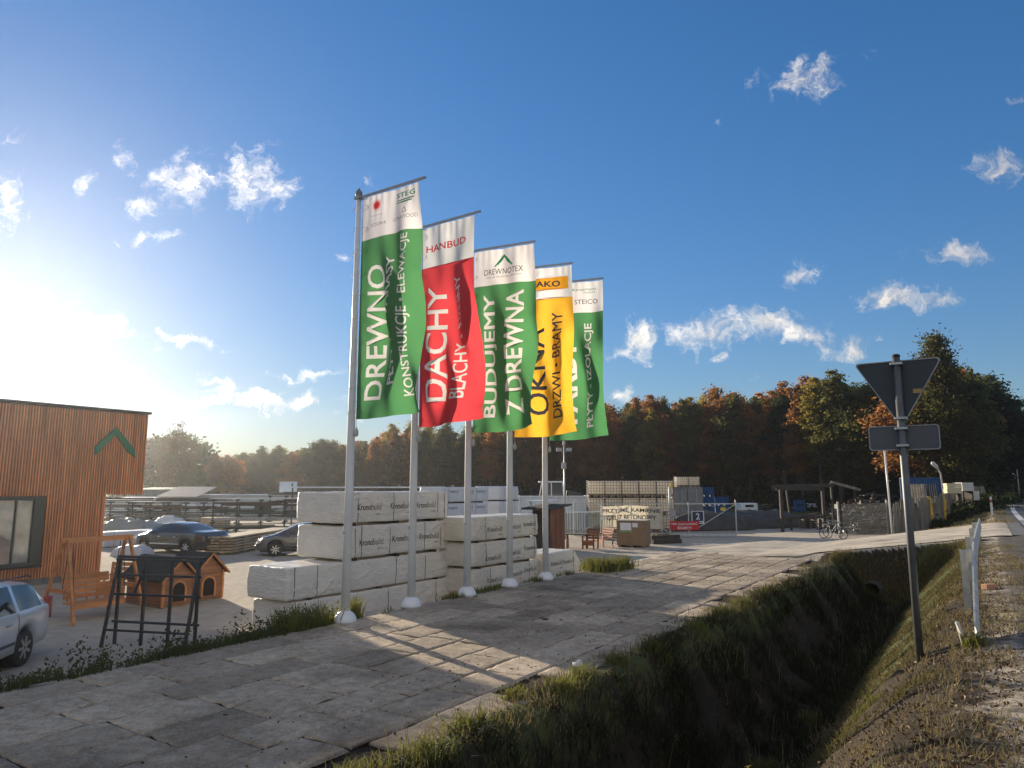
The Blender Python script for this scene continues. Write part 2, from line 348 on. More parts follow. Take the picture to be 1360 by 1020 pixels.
def build_ground():
    sg = np.unique(np.concatenate([np.linspace(-2500, -40, 10), np.linspace(-40, 0, 41), np.arange(0, 30, .1), np.arange(30, 60, .35), np.linspace(60, 200, 90), np.linspace(200, 3000, 24)]))
    ng = np.unique(np.concatenate([np.linspace(-3000, -80, 20), np.linspace(-80, -14, 67), np.arange(-14, -6, .25), np.arange(-6, 1.4, .09), np.linspace(1.4, 12, 16), np.linspace(12, 3000, 16)]))
    S_, N_ = np.meshgrid(sg, ng, indexing='ij')
    Z = H(S_, N_)
    inside = (S_ > -3) & (S_ < 62) & (N_ > -16) & (N_ < 1.2)
    rough = np.zeros_like(Z); idx = np.argwhere(inside)
    for i, j in idx:
        s, n = S_[i, j], N_[i, j]
        amp = .12 if -4.3 < n < -1.0 and s < 25 else ((.035 if n > -9.7 and s < 26 else .010) if (n < -4.5 or (s > 26 and n < 0)) else .045)
        if -4.45 < n < -3.6 and s < 23: amp = .11
        rough[i, j] = amp * (fb(s * 1.3, n * 1.3, 3) * .8 + fb(s * 5, n * 5, 9, 3) * .32)
    Z = Z + rough
    X = S_ * ES[0] + N_ * EN[0]; Y = S_ * ES[1] + N_ * EN[1]
    V = np.stack([X, Y, Z], -1).reshape(-1, 3)
    a, b_ = S_.shape
    I = np.arange(a * b_).reshape(a, b_)
    Fq = np.stack([I[:-1, :-1], I[1:, :-1], I[1:, 1:], I[:-1, 1:]], -1).reshape(-1, 4)[:, ::-1]
    o = np_mesh('ground', V, Fq, ground_mat(), smooth=True)
    nr = N_ - (road_edge(S_) - 1.1) * sm(-3, 0.5, N_)
    ditch = (S_ < 25.9 + .65 * (np.clip(N_, -4.5, 0) + 4.3)) | (S_ > 42)
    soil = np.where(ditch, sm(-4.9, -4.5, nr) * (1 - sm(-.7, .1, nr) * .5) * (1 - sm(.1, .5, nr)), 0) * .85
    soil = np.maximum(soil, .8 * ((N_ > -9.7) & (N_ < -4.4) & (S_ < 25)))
    turf = np.where(ditch, .5 * sm(-4.5, -4.38, nr) * (1 - sm(-3.85, -3.5, nr)) + .62 * sm(-2.9, -1.8, nr) * (1 - sm(-1.2, -.4, nr)) * sm(7.5, 12, S_), 0)
    turf = np.maximum(turf, .8 * sm(-12.6, -11.6, N_) * (1 - sm(-9.8, -9.6, N_)) * (S_ < 9.6))
    turf = np.maximum(turf, .9 * sm(70, 85, S_ * ES[1] + N_ * EN[1]))
    gravel = sm(-.1, .4, nr) * 1.0 * (1 - .5 * (turf > .5))
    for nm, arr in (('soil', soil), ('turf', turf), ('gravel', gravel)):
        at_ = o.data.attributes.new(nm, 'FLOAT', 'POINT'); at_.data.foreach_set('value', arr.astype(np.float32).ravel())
    return struct(o)
build_ground()

def sheet(name, sgrid, ngrid_fn, lift, m, ns=9):
    V = []
    for s in sgrid:
        n0, n1 = ngrid_fn(s)
        for k in range(ns):
            n = n0 + (n1 - n0) * k / (ns - 1); p = P(s, n); V.append((p.x, p.y, float(H(s, n)) + lift))
    I = np.arange(len(sgrid) * ns).reshape(len(sgrid), ns)
    Fq = np.stack([I[:-1, :-1], I[1:, :-1], I[1:, 1:], I[:-1, 1:]], -1).reshape(-1, 4)[:, ::-1]
    return struct(np_mesh(name, V, Fq, m, smooth=True))
ASPHALT = mat('asphalt', (.075, .075, .078), .85, .2, 3, .4, 120)
CONC_ROAD = mat('dusty concrete road', (.50, .43, .335), .92, .28, .9, .5, 25)
sheet('road', np.concatenate([np.linspace(-60, 60, 80), np.linspace(62, 400, 90)]), lambda s: (float(road_edge(s)), float(road_edge(s)) + 7), .012, ASPHALT)
sheet('entrance_road', np.linspace(25.3, 40.4, 150), lambda s: (-13.5, min(0.6, -4.6 + (s - 25.9) * 1.45) + .12 * fb(s * 2, 3, 1)), .03, CONC_ROAD, 90)
sheet('entrance_road_apron', np.linspace(30.0, 41.0, 20), lambda s: (0.61, float(road_edge(s)) - .01), .022, mat('worn asphalt apron', (.17, .165, .155), .9, .2, 2, .4, 90))
LINE = mat('road paint', (.62, .62, .6), .6, .15, 6, .1, 60)
sheet('road_edge_line', np.linspace(43.2, 300, 80), lambda s: (float(road_edge(s)) + .1, float(road_edge(s)) + .38), .017, LINE)
for i, s0 in enumerate(np.arange(29.0, 43, 1.55)):
    sheet('road_dash', np.linspace(s0, s0 + .75, 3), lambda s: (1.2, 1.62), .017, LINE)

# paving of the forecourt: big worn concrete slabs, each a little tilted
def build_paving():
    V = []; Fq = []; TONE = []
    for row, n0 in enumerate(np.arange(-11.8, -5.9, .815)):
        off = rnd.random() * 1.5
        for s0 in np.arange(-3 + off - 1.5, 31, 1.22):
            if n0 > -6.9 and (rnd.random() < .05 or s0 > 28): continue
            l, w = 1.22 - .035, .815 - .03
            zt = -1.262 + rnd.uniform(-.007, .006); tx, ty = rnd.uniform(-.006, .006), rnd.uniform(-.008, .008)
            if n0 > -6.9 and rnd.random() < .35: zt -= .015; ty -= .012
            GA = np.concatenate([[0, .008], np.linspace(.05, .95, 10), [.992, 1]]); GB = np.concatenate([[0, .012], np.linspace(.07, .93, 7), [.988, 1]]); tone = rnd.uniform(.72, 1.12); ks, kn = len(GA), len(GB); o = len(V); cut = rnd.uniform(0, .12) if rnd.random() < .3 else 0
            for i in range(ks):
                for j in range(kn):
                    a, b = GA[i], GB[j]
                    e = min(i, ks - 1 - i, j, kn - 1 - j)
                    s = s0 + l * a; n = n0 + w * b
                    jx = .05 * fb(s * 4, n * 4, 1, 2) if e == 0 else 0; jy = .05 * fb(s * 4, n * 4, 5, 2) if e == 0 else 0
                    z = zt + tx * (a - .5) * l + ty * (b - .5) * w + .016 * fb(s * 1.6, n * 1.6, 2, 4) + .011 * fb(s * 9, n * 9, 4, 3)
                    if e == 0: z -= .03
                    elif e == 1: z -= .003 + .01 * max(0, fb(s * 6, n * 6, 8, 2)) 
                    p = KP(s + jx, n + jy, z); V.append((p.x, p.y, p.z)); TONE.append(tone)
            I = (o + np.arange(ks * kn)).reshape(ks, kn)
            Fq.append(np.stack([I[:-1, :-1], I[1:, :-1], I[1:, 1:], I[:-1, 1:]], -1).reshape(-1, 4)[:, ::-1])
    m = bpy.data.materials.new('worn concrete slabs'); m.use_nodes = True
    N, L = m.node_tree.nodes, m.node_tree.links; b = N['Principled BSDF']; g = nd(N, 'ShaderNodeNewGeometry')
    def noise(sc, det=6):
        n = nd(N, 'ShaderNodeTexNoise'); n.inputs['Scale'].default_value = sc; n.inputs['Detail'].default_value = det; n.inputs['Roughness'].default_value = .65; L.new(g.outputs['Position'], n.inputs['Vector']); return n.outputs['Fac']
    def ramp(f, c0, c1, p0=.3, p1=.7):
        r = nd(N, 'ShaderNodeValToRGB'); L.new(f, r.inputs[0]); r.color_ramp.elements[0].position = p0; r.color_ramp.elements[1].position = p1
        r.color_ramp.elements[0].color = (*c0, 1); r.color_ramp.elements[1].color = (*c1, 1); return r.outputs[0]
    mx = nd(N, 'ShaderNodeMix', data_type='RGBA', blend_type='MULTIPLY'); mx.inputs['Factor'].default_value = 1
    L.new(ramp(noise(.7), (.45, .365, .27), (.69, .56, .415)), mx.inputs['A'])
    n9 = noise(9); L.new(ramp(n9, (.55, .53, .50), (1, 1, 1), .25, .62), mx.inputs['B'])
    v = nd(N, 'ShaderNodeMix', data_type='RGBA', blend_type='MULTIPLY'); v.inputs['Factor'].default_value = .8
    L.new(mx.outputs['Result'], v.inputs['A']); n40 = noise(46, 3); L.new(ramp(n40, (.55, .54, .52), (1, 1, 1), .33, .55), v.inputs['B'])
    L.new(v.outputs['Result'], b.inputs['Base Color']); b.inputs['Roughness'].default_value = .92; b.inputs['Specular IOR Level'].default_value = .2
    bp = nd(N, 'ShaderNodeBump'); bp.inputs['Strength'].default_value = .7; bp.inputs['Distance'].default_value = .02
    ad = nd(N, 'ShaderNodeMath', operation='ADD'); L.new(n9, ad.inputs[0]); L.new(n40, ad.inputs[1]); L.new(ad.outputs[0], bp.inputs['Height']); L.new(bp.outputs[0], b.inputs['Normal'])
    dirt = nd(N, 'ShaderNodeMix', data_type='RGBA'); L.new(v.outputs['Result'], dirt.inputs['A']); L.new(ramp(n40, (.10, .078, .055), (.26, .205, .145)), dirt.inputs['B'])
    L.new(ramp(noise(.55, 9), (0, 0, 0), (.85, .85, .85), .50, .66), dirt.inputs['Factor']); v = dirt
    tn = nd(N, 'ShaderNodeAttribute', attribute_name='tone'); hv = nd(N, 'ShaderNodeHueSaturation'); L.new(tn.outputs['Fac'], hv.inputs['Value']); L.new(v.outputs['Result'], hv.inputs['Color']); L.new(hv.outputs[0], b.inputs['Base Color'])
    o = struct(np_mesh('pavement', V, np.concatenate(Fq), m, smooth=True))
    at_ = o.data.attributes.new('tone', 'FLOAT', 'POINT'); at_.data.foreach_set('value', np.array(TONE, np.float32))
build_paving()

# ------------------------------------------------------------------ flagpoles and flags
POLES = [(11.23, -11.79), (13.51, -11.92), (15.73, -11.90), (17.85, -11.93), (19.78, -11.85)]
FLAG_W, FLAG_H, FLAG_Z = 1.86, 5.18, 9.57      # FLAG_Z above the foot of the pole
ORD = ['nearest and leftmost', 'second from the left', 'middle', 'second from the right', 'farthest and rightmost']
ONFLAG = ['green flag with the word DREWNO', 'red flag with the word DACHY', 'green flag with the word BUDUJEMY', 'yellow flag with the word OKNA', 'green flag with the word IZOLACJE']
FLAG_ROT = [R(a) for a in (-33.6, -35, -25, -21, -21)]
def build_pole():
    t = thing('flagpole', '', 'flagpole')
    b = MB(); b.tube([(0, 0, .1), (0, 0, 3), (0, 0, 6), (0, 0, 9.66)], [.098, .092, .075, .052], 18); b.build('pole', WHITE_METAL, t, True)
    b = MB(); b.lathe([(.255, 0), (.25, .06), (.225, .13), (.18, .19), (.125, .225), (.11, .24)], 24); b.build('base_cover', mat('white plastic dome', (.78, .78, .78), .4, .05, 4, .02), t, True)
    b = MB(); b.lathe([(.03, 9.6), (.06, 9.61), (.06, 9.64), (.085, 9.71), (.08, 9.77), (.035, 9.83), (.012, 9.88)], 16); b.build('finial', mat('weathered finial', (.2, .19, .17), .5, .1, 5, .05), t, True)
    b = MB(); b.bar((.0, 0, FLAG_Z + .06), (FLAG_W + .19, 0, FLAG_Z + .06), .045, .05); b.box((.0, 0, FLAG_Z + .06), (.16, .15, .08)); b.build('banner_arm', mat('grey anodised arm', (.32, .33, .35), .4, .1, 5, .02, metallic=.5), t)
    for k in range(10):
        z = FLAG_Z - .2 - k * .535
        b = MB(); b.tube([(.105 * math.cos(a) + (.05 if math.cos(a) > .7 else 0), .1 * math.sin(a), z + .05 * math.cos(a)) for a in np.linspace(0, 2 * math.pi, 13)], .007, 5, False)
        b.build('flag_tie', mat('white cord', (.75, .74, .7), .7, .05, 5, 0), t)
    b = MB(); b.lathe([(.02, 0), (.05, .03), (.055, .12), (.03, .17), (.01, .22)], 12, (.16, 0, 4.0)); b.tube([(.16, 0, 4.2), (.15, 0, FLAG_Z - FLAG_H)], .006, 5); b.build('flag_weight', mat('grey plastic weight', (.5, .5, .48), .5, .1, 5, .02), t, True)
    b = MB(); b.lathe([(.02, -.006), (.032, -.004), (.032, .004), (.02, .006)], 14, M=Matrix.Translation((-.02, -.093, 1.9)) @ Matrix.Rotation(R(90), 4, 'X')); b.build('cleat_cover', STEEL, t)
    return t
TH_N = math.atan2(EN[1], EN[0])     # local x along EN (away from the pole towards the road)
pole0 = build_pole()
for i, (s, n) in enumerate(POLES):
    lab = f'tall white flagpole with a domed foot flying the {ONFLAG[i]}'
    if i == 0:
        pole0.location = KP(s, n, -1.27); pole0.rotation_euler.z = FLAG_ROT[i]; pole0.scale = (K, K, K); pole0['label'] = lab; pole0['group'] = 'row of white flagpoles along the forecourt'
    else: dup(pole0, KP(s, n, -1.27), FLAG_ROT[i], lab)

def flag_fn(seed):
    r = random.Random(seed); ph = [r.uniform(0, 6.28) for _ in range(6)]; k = r.uniform(.9, 1.15); curl = r.uniform(.55, 1.0)
    def fn(u, v, off=0.0):
        def base(u, v):
            g = min(1, .15 + 1.4 * v) * min(1, u * 2.2)
            y = g * (1.35 * .085 * math.sin(6.28 * (1.55 * u * k + .55 * v) + ph[0]) + .05 * math.sin(6.28 * (2.9 * u - .8 * v) + ph[1]) + .028 * math.sin(6.28 * (.9 * u + 2.6 * v) + ph[2]))
            y += .007 * math.sin(6.28 * (8 * u + .3 * v + .25 * math.sin(9 * u + ph[5])) + ph[3]) * max(0, 1 - 6 * v) + g * (1.3 * .11 * math.sin(6.28 * (.85 * u - .95 * v) + ph[5]) + 1.5 * .03 * math.sin(6.28 * (2.2 * u - 2.1 * v) + ph[3]) + .06 * mnoise.noise((u * 2.2, v * 4.5, seed * 1.7)) + .022 * mnoise.noise((u * 6, v * 11, seed * 2.3)))
            lo = max(0, v - .38) / .62; ue = max(0, u - .55) / .45
            y += curl * .55 * math.sin(math.pi * min(1, lo * 1.1)) * ue ** 2 * (1 if seed % 2 else .8)
            x = u * FLAG_W * (1 + .03 * v * u - .10 * curl * ue * math.sin(math.pi * min(1, lo * 1.0)))
            sw = .10 * v * math.sin(ph[4])
            z = -v * FLAG_H + .14 * v ** 3 * u ** 1.5 + (.05 * math.sin(3.14 * u)) * v * -1
            return Vector((x + .15 , y + sw * u, z))
        p = base(u, v)
        if off:
            e = 1e-3; du = base(u + e, v) - p; dv = base(u, v + e) - p
            nrm = du.cross(dv); nrm.normalize(); p = p + nrm * off
        return p
    return fn
def cloth(name, col):
    return mat(name, col, .75, .04, 2, .06, 40, transl=.6, spec=.1)
C_WHITE = cloth('white flag cloth', (.80, .78, .78)); C_GREEN = cloth('green flag cloth', (.085, .27, .105)); C_RED = cloth('red flag cloth', (.74, .065, .08)); C_YEL = cloth('yellow flag cloth', (.92, .47, .045))
L_WHITE = mat('white flag print', (.84, .82, .79), .7, .03, 4, 0, transl=.42, spec=.1); L_DARK = mat('dark flag print', (.05, .055, .07), .7, .05, 4, 0, transl=.42, spec=.1)
L_GREEN = mat('green flag print', (.03, .24, .10), .7, .05, 4, 0, transl=.42, spec=.1); L_RED = mat('red flag print', (.72, .04, .05), .7, .05, 4, 0, transl=.42, spec=.1); L_ORANGE = mat('orange flag print', (.92, .42, .03), .7, .05, 4, 0, transl=.42, spec=.1); L_GREY = mat('grey flag print', (.25, .26, .28), .7, .05, 4, 0, transl=.42, spec=.1)
# Prints are dyed into the cloth: the flat flag is cut along the outlines of its letters and emblems, then hung.
from mathutils.geometry import delaunay_2d_cdt
def outline(body, u0, u1, v0, v1, vert, bold):
    ln, ht = ((v1 - v0) * FLAG_H, (u1 - u0) * FLAG_W) if vert else ((u1 - u0) * FLAG_W, (v1 - v0) * FLAG_H)
    V, Fc = text_pts(body, ln, ht, bold)
    cnt = {}
    for f in Fc:
        for a, b in zip(f, f[1:] + f[:1]): cnt[frozenset((a, b))] = cnt.get(frozenset((a, b)), 0) + 1
    E = [tuple(k) for k, c in cnt.items() if c == 1 and len(k) == 2]
    cx, cz = (u0 + u1) / 2 * FLAG_W, -(v0 + v1) / 2 * FLAG_H
    pts = [(cx - y, cz + x) if vert else (cx + x, cz + y) for x, y in V]
    return pts, E
def poly(*loops):
    pts, E = [], []
    for lp in loops:
        o = len(pts); pts += [(u * FLAG_W, -v * FLAG_H) for u, v in lp]; E += [(o + i, o + (i + 1) % len(lp)) for i in range(len(lp))]
    return pts, E
def inside(C, pts, E):
    A = np.array([pts[a] for a, b in E]); B = np.array([pts[b] for a, b in E]); out = np.zeros(len(C), bool)
    lo = np.minimum(A.min(0), B.min(0)); hi = np.maximum(A.max(0), B.max(0))
    idx = np.where((C[:, 0] >= lo[0]) & (C[:, 0] <= hi[0]) & (C[:, 1] >= lo[1]) & (C[:, 1] <= hi[1]))[0]
    c = C[idx]
    y0, y1 = A[None, :, 1], B[None, :, 1]; cy = c[:, None, 1]
    cond = (y0 > cy) != (y1 > cy)
    xi = A[None, :, 0] + (cy - y0) / np.where(y1 == y0, 1e-12, y1 - y0) * (B[None, :, 0] - A[None, :, 0])
    out[idx] = (np.sum(cond & (c[:, None, 0] < xi), 1) % 2) == 1
    return out
def flag(i, top, cmain, label, prints):
    s, n = POLES[i]
    t = thing('advertising_flag', label, 'flag', KP(s, n, FLAG_Z - 1.27), FLAG_ROT[i], 'row of advertising flags on the white poles'); t.scale = (K * (.93 if i < 2 else 1), K, K)
    fn = flag_fn(11 + i * 3)
    NU, NV = 44, 110
    pts = [(a / NU * FLAG_W, -j / NV * FLAG_H) for j in range(NV + 1) for a in range(NU + 1)]
    cz = -top * FLAG_H; o = len(pts); pts += [(0, cz), (FLAG_W, cz)]; E = [(o, o + 1), (0, NU), (NU, len(pts) - 3), (len(pts) - 3, NV * (NU + 1)), (NV * (NU + 1), 0)]
    shapes = []
    for (nm, m, (pp, ee)) in prints:
        o = len(pts); pts += pp; E += [(a + o, b + o) for a, b in ee]; shapes.append((nm, m, pp, ee))
    vo, eo, fo, *_ = delaunay_2d_cdt([Vector(p) for p in pts], E, [], 0, 1e-5)
    Vf = np.array([(v[0], v[1]) for v in vo]); Ff = np.array([tuple(f) for f in fo if len(f) == 3])
    Cn = Vf[Ff].mean(1)
    kind = np.where(Cn[:, 1] > cz, 0, 1)
    for k, (nm, m, pp, ee) in enumerate(shapes): kind[inside(Cn, pp, ee)] = 2 + k
    V3 = np.array([tuple(fn(x / FLAG_W, -y / FLAG_H)) for x, y in Vf])
    for k, (nm, m) in enumerate([('header_cloth', C_WHITE), ('main_cloth', cmain)] + [(a, b) for a, b, _, _ in shapes]):
        f = Ff[kind == k]
        if not len(f): continue
        used, inv = np.unique(f, return_inverse=True)
        np_mesh(nm, V3[used], inv.reshape(-1, 3), m, t, True, 3)
    return t
def T(body, u0, u1, v0, v1, vert, m, bold): return ('lettering', m, outline(body, u0, u1, v0, v1, vert, bold))
def rect(u0, u1, v0, v1): return poly([(u0, v0), (u1, v0), (u1, v1), (u0, v1)])
def fir(uc, v0, w, h):
    q = lambda x, z: (uc + x * w, v0 + (1 - z) * h)
    lps = []
    for sx in (-1, 1):
        lps.append([q(0, 1), q(sx * .5, .55), q(sx, .02), q(sx * .86, -.02), q(sx * .62, .2), q(sx * .64, .05), q(sx * .4, .36), q(sx * .43, .2), q(sx * .18, .55), q(0, .76)])
    return poly(*lps)
burst = poly([(.27 + (.19 if k % 2 else .08) * math.cos(6.283 * k / 32) / FLAG_W, .05 + (.19 if k % 2 else .08) * math.sin(6.283 * k / 32) / FLAG_H) for k in range(32)])
tri = poly([(.755, .088), (.80, .116), (.71, .116)], [(.755, .097), (.725, .1135), (.785, .1135)])
flag(0, .2, C_GREEN, 'nearest flag, green under a white head, printed DREWNO', [
    T('DREWNO', .13, .40, .32, .92, True, L_WHITE, .012), T('PŁYTY • TARASY', .49, .63, .30, .86, True, L_WHITE, .012), T('KONSTRUKCJE • ELEWACJE', .73, .87, .215, .92, True, L_WHITE, .010),
    T('SÖDRA', .18, .45, .128, .147, False, L_GREY, 0), T('LUNAWOOD', .56, .95, .128, .146, False, L_GREY, 0), T('thermory', .17, .38, .092, .102, False, L_GREY, 0),
    ('emblem', L_RED, burst), ('emblem', L_GREY, tri), T('STEG', .60, .93, .022, .045, False, L_GREEN, .02),
    ('emblem', L_GREEN, rect(.60, .91, .052, .057)), ('emblem', L_GREEN, rect(.60, .87, .062, .067))])
flag(1, .21, C_RED, 'red flag under a white head, printed DACHY', [
    T('DACHY', .14, .45, .31, .88, True, L_WHITE, .014), T('BLACHY • RYNNY', .60, .78, .28, .88, True, L_WHITE, .010), T('HANBUD', .08, .86, .095, .13, False, L_RED, .016)])
flag(2, .2, C_GREEN, 'green flag with a white head, printed BUDUJEMY', [
    T('BUDUJEMY', .17, .40, .25, .92, True, L_WHITE, .02), T('Z DREWNA', .56, .82, .24, .92, True, L_WHITE, .02), T('DREWNOTEX', .18, .82, .110, .142, False, L_DARK, 0), T('ZAKŁAD PRZEROBU DREWNA', .20, .80, .152, .161, False, L_GREY, 0),
    ('emblem', L_GREEN, fir(.5, .03, .155, .068))])
flag(3, .19, C_YEL, 'yellow flag with a white head, printed OKNA', [
    T('OKNA', .23, .53, .36, .87, True, L_DARK, .012), T('DRZWI • BRAMY', .64, .82, .27, .90, True, L_DARK, .010),
    ('print_panel', L_ORANGE, rect(.08, .93, .062, .135)), T('DAKO', .27, .79, .080, .116, False, L_DARK, .03)])
flag(4, .2, C_GREEN, 'farthest flag, green with a white head, printed IZOLACJE', [
    T('FARBY', .22, .50, .36, .90, True, L_WHITE, .03), T('PŁYTY - IZOLACJE', .66, .82, .27, .93, True, L_WHITE, .02), T('STEICO', .50, .90, .115, .145, False, L_DARK, 0), T('Koopmans', .46, .88, .04, .062, False, L_GREEN, 0), T('PAINTS', .66, .86, .066, .076, False, L_GREEN, 0),
    ('print_panel', L_RED, rect(.12, .40, .102, .152)), T('VELUX', .16, .36, .118, .136, False, L_WHITE, .01)])

# ------------------------------------------------------------------ wrapped board packs
def wrap_mat(name, col):
    m = mat(name, col, .33, .06, 1.2, 0, transl=.12, spec=.5)
    N, L = m.node_tree.nodes, m.node_tree.links; b = N['Principled BSDF']
    tc = nd(N, 'ShaderNodeTexCoord'); h = None
    for rot, sc, dis in (((0, 0, 0), (1.2, 1.2, 7), 2.2), ((0, R(32), 0), (1.6, 2, 9), 2.0), ((0, R(-40), 0), (2.5, 3, 12), 1.5)):
        mp = nd(N, 'ShaderNodeMapping'); mp.inputs['Rotation'].default_value = rot; mp.inputs['Scale'].default_value = sc; L.new(tc.outputs['Object'], mp.inputs[0])
        nz = nd(N, 'ShaderNodeTexNoise'); nz.inputs['Scale'].default_value = 1; nz.inputs['Detail'].default_value = 3; nz.inputs['Distortion'].default_value = dis; L.new(mp.outputs[0], nz.inputs['Vector'])
        s1 = nd(N, 'ShaderNodeMath', operation='SUBTRACT'); L.new(nz.outputs['Fac'], s1.inputs[0]); s1.inputs[1].default_value = .5
        s2 = nd(N, 'ShaderNodeMath', operation='ABSOLUTE'); L.new(s1.outputs[0], s2.inputs[0]); s3 = nd(N, 'ShaderNodeMath', operation='POWER'); L.new(s2.outputs[0], s3.inputs[0]); s3.inputs[1].default_value = .6
        if h is None: h = s3.outputs[0]
        else:
            a = nd(N, 'ShaderNodeMath', operation='ADD'); L.new(h, a.inputs[0]); L.new(s3.outputs[0], a.inputs[1]); h = a.outputs[0]
    bp = nd(N, 'ShaderNodeBump'); bp.inputs['Strength'].default_value = .6; bp.inputs['Distance'].default_value = .045; L.new(h, bp.inputs['Height']); L.new(bp.outputs[0], b.inputs['Normal'])
    return m
WRAP = wrap_mat('beige white wrapping film', (.86, .81, .73)); WRAP_B = wrap_mat('cool white wrapping film', (.74, .76, .80)); WRAP_C = wrap_mat('cream wrapping film', (.84, .78, .66))
STRAP = mat('dark strap', (.05, .052, .05), .6, .1, 5, 0); PRINT_G = mat('grey print', (.16, .155, .15), .7, .1, 5, 0); PRINT_R = mat('brown print', (.16, .07, .05), .7, .1, 5, 0)
def pack(label, s0, s1, nf, w, z0, h, m, words, straps, seed, group, bulge=.02, slope_end=0.0, hgt=.17, zoff=.02, bearers=True, k=1.0):
    if k != 1.0:
        s0, s1, nf, w, z0, h, hgt = s0 * k, s1 * k, nf * k, w * k, EYE + (z0 - EYE) * k, h * k, hgt * k; straps = [a * k for a in straps]; words = [(a * k, c * k) for a, c in words] if words else None
    L_ = s1 - s0
    t = thing('wrapped_board_pack', label, 'board pack', P((s0 + s1) / 2, nf - w / 2, z0), TH, group)
    r = .022; ofs = seed * 3.7; cr = random.Random(seed * 13); near = z0 < 5 and (s0 < 22 * k)
    creases = []
    if near:
        for q in range(int(L_ * 14)):
            a = cr.uniform(-L_/2, L_/2); zz = cr.choice((0, 0, h, h, cr.uniform(0, h))); sl = cr.choice((-1, 1)) * cr.uniform(.25, 1.1); ln = cr.uniform(.25, .8); dx, dz = ln * math.cos(math.atan(sl)), ln * math.sin(math.atan(sl)) * (1 if zz < h/2 else -1) * (1 if sl > 0 else -1)
            if cr.random() < .5: dx = -dx
            creases.append((0, a, zz, a + dx, zz + dz, cr.uniform(.010, .025) * cr.choice((-1, 1, 1)), cr.uniform(.010, .024)))
        for q in range(9):
            a, zz = cr.uniform(-w/2, w/2), cr.choice((0, h)); creases.append((1, a, zz, a + cr.uniform(-.5, .5), h/2 + cr.uniform(-.3, .3), cr.uniform(.007, .016) * cr.choice((-1, 1)), cr.uniform(.014, .03)))
    def crease(face, a, z):
        d_ = 0
        for (fc, ax, az, bx, bz, amp, wd) in creases:
            if fc != face or a < min(ax, bx) - .1 or a > max(ax, bx) + .1: continue
            ux, uz = bx - ax, bz - az; L2 = ux * ux + uz * uz; tt = ((a - ax) * ux + (z - az) * uz) / L2
            if tt < 0 or tt > 1: continue
            q = abs((a - ax) * uz - (z - az) * ux) / math.sqrt(L2)
            if q < 3 * wd: d_ += amp * (1 - tt) ** .5 * math.exp(-(q / wd) ** 2)
        return d_
    def surf(p):
        x, y, z = p
        q = Vector((max(-L_/2 + r, min(L_/2 - r, x)), max(-w/2 + r, min(w/2 - r, y)), max(r, min(h - r, z)))); n = Vector(p) - q
        if n.length > 1e-9: n.normalize()
        wr = .004 * fb(x * 1.4 + ofs, y * 1.4, z * 2.2) + .006 * (1 - 2.2 * abs(mnoise.noise((x * 1.1 + z * 1.8 + ofs, y * 2, z * 5 - x * .7)))) + .007 * (1 - 2.2 * abs(mnoise.noise((x * 2.2 - z * 3 + ofs, y * 2 + 3, z * 4 + x * .9))))
        wr += bulge * math.sin(math.pi * max(0, min(1, z / h))) * (1 - .6 * math.exp(-min((x - a) ** 2 for a in straps) / .01))
        if creases:
            if n.y < -.7: wr += crease(0, x, z)
            elif n.x < -.7: wr += crease(1, y, z)
        o = q + n * (r + wr)
        if slope_end and x > L_/2 - slope_end: o.z = o.z * (1 - .92 * ((x - (L_/2 - slope_end)) / slope_end) ** 1.2)
        return o
    b = MB(); st = .034 if near else .07
    nx, ny, nz = max(4, int(L_/st)), max(4, int(w/st)), max(4, int(h/st))
    xs = [-L_/2 + L_*i/nx for i in range(nx+1)]; ys = [-w/2 + w*i/ny for i in range(ny+1)]; zs = [h*i/nz for i in range(nz+1)]
    def grid(A, B_, f, flip):
        o = len(b.v); b.v += [tuple(surf(f(a, c))) for a in A for c in B_]; k = len(B_)
        for i in range(len(A)-1):
            for j in range(k-1):
                q = (o+i*k+j, o+(i+1)*k+j, o+(i+1)*k+j+1, o+i*k+j+1); b.f.append(q[::-1] if flip else q)
    grid(xs, zs, lambda a, c: (a, -w/2, c), False); grid(xs, zs, lambda a, c: (a, w/2, c), True)
    grid(ys, zs, lambda a, c: (-L_/2, a, c), True); grid(ys, zs, lambda a, c: (L_/2, a, c), False)
    grid(xs, ys, lambda a, c: (a, c, h), False); grid(xs, ys, lambda a, c: (a, c, 0), True)
    wo = b.build('wrapping', m, t, True)
    mo = wo.modifiers.new('weld', 'WELD'); mo.merge_threshold = .0005
    for a in straps:
        b = MB(); ring = [(-w/2, z) for z in np.linspace(0, h, 9)] + [(y, h) for y in np.linspace(-w/2, w/2, 13)] + [(w/2, z) for z in np.linspace(h, 0, 9)]
        vs = []; 
        for y, z in ring:
            for dx in (-.009, .009):
                p = surf((a + dx + .012 * mnoise.noise((z * 3, y * 2, a)), y, z)); q = Vector((p.x, p.y, p.z)); c = Vector((p.x, 0, h/2)); d = (q - c).normalized(); vs.append(q + d * .006)
        b.add(vs, [(2*i, 2*i+1, 2*i+3, 2*i+2) for i in range(len(ring)-1)]); b.build('strap', STRAP, t)
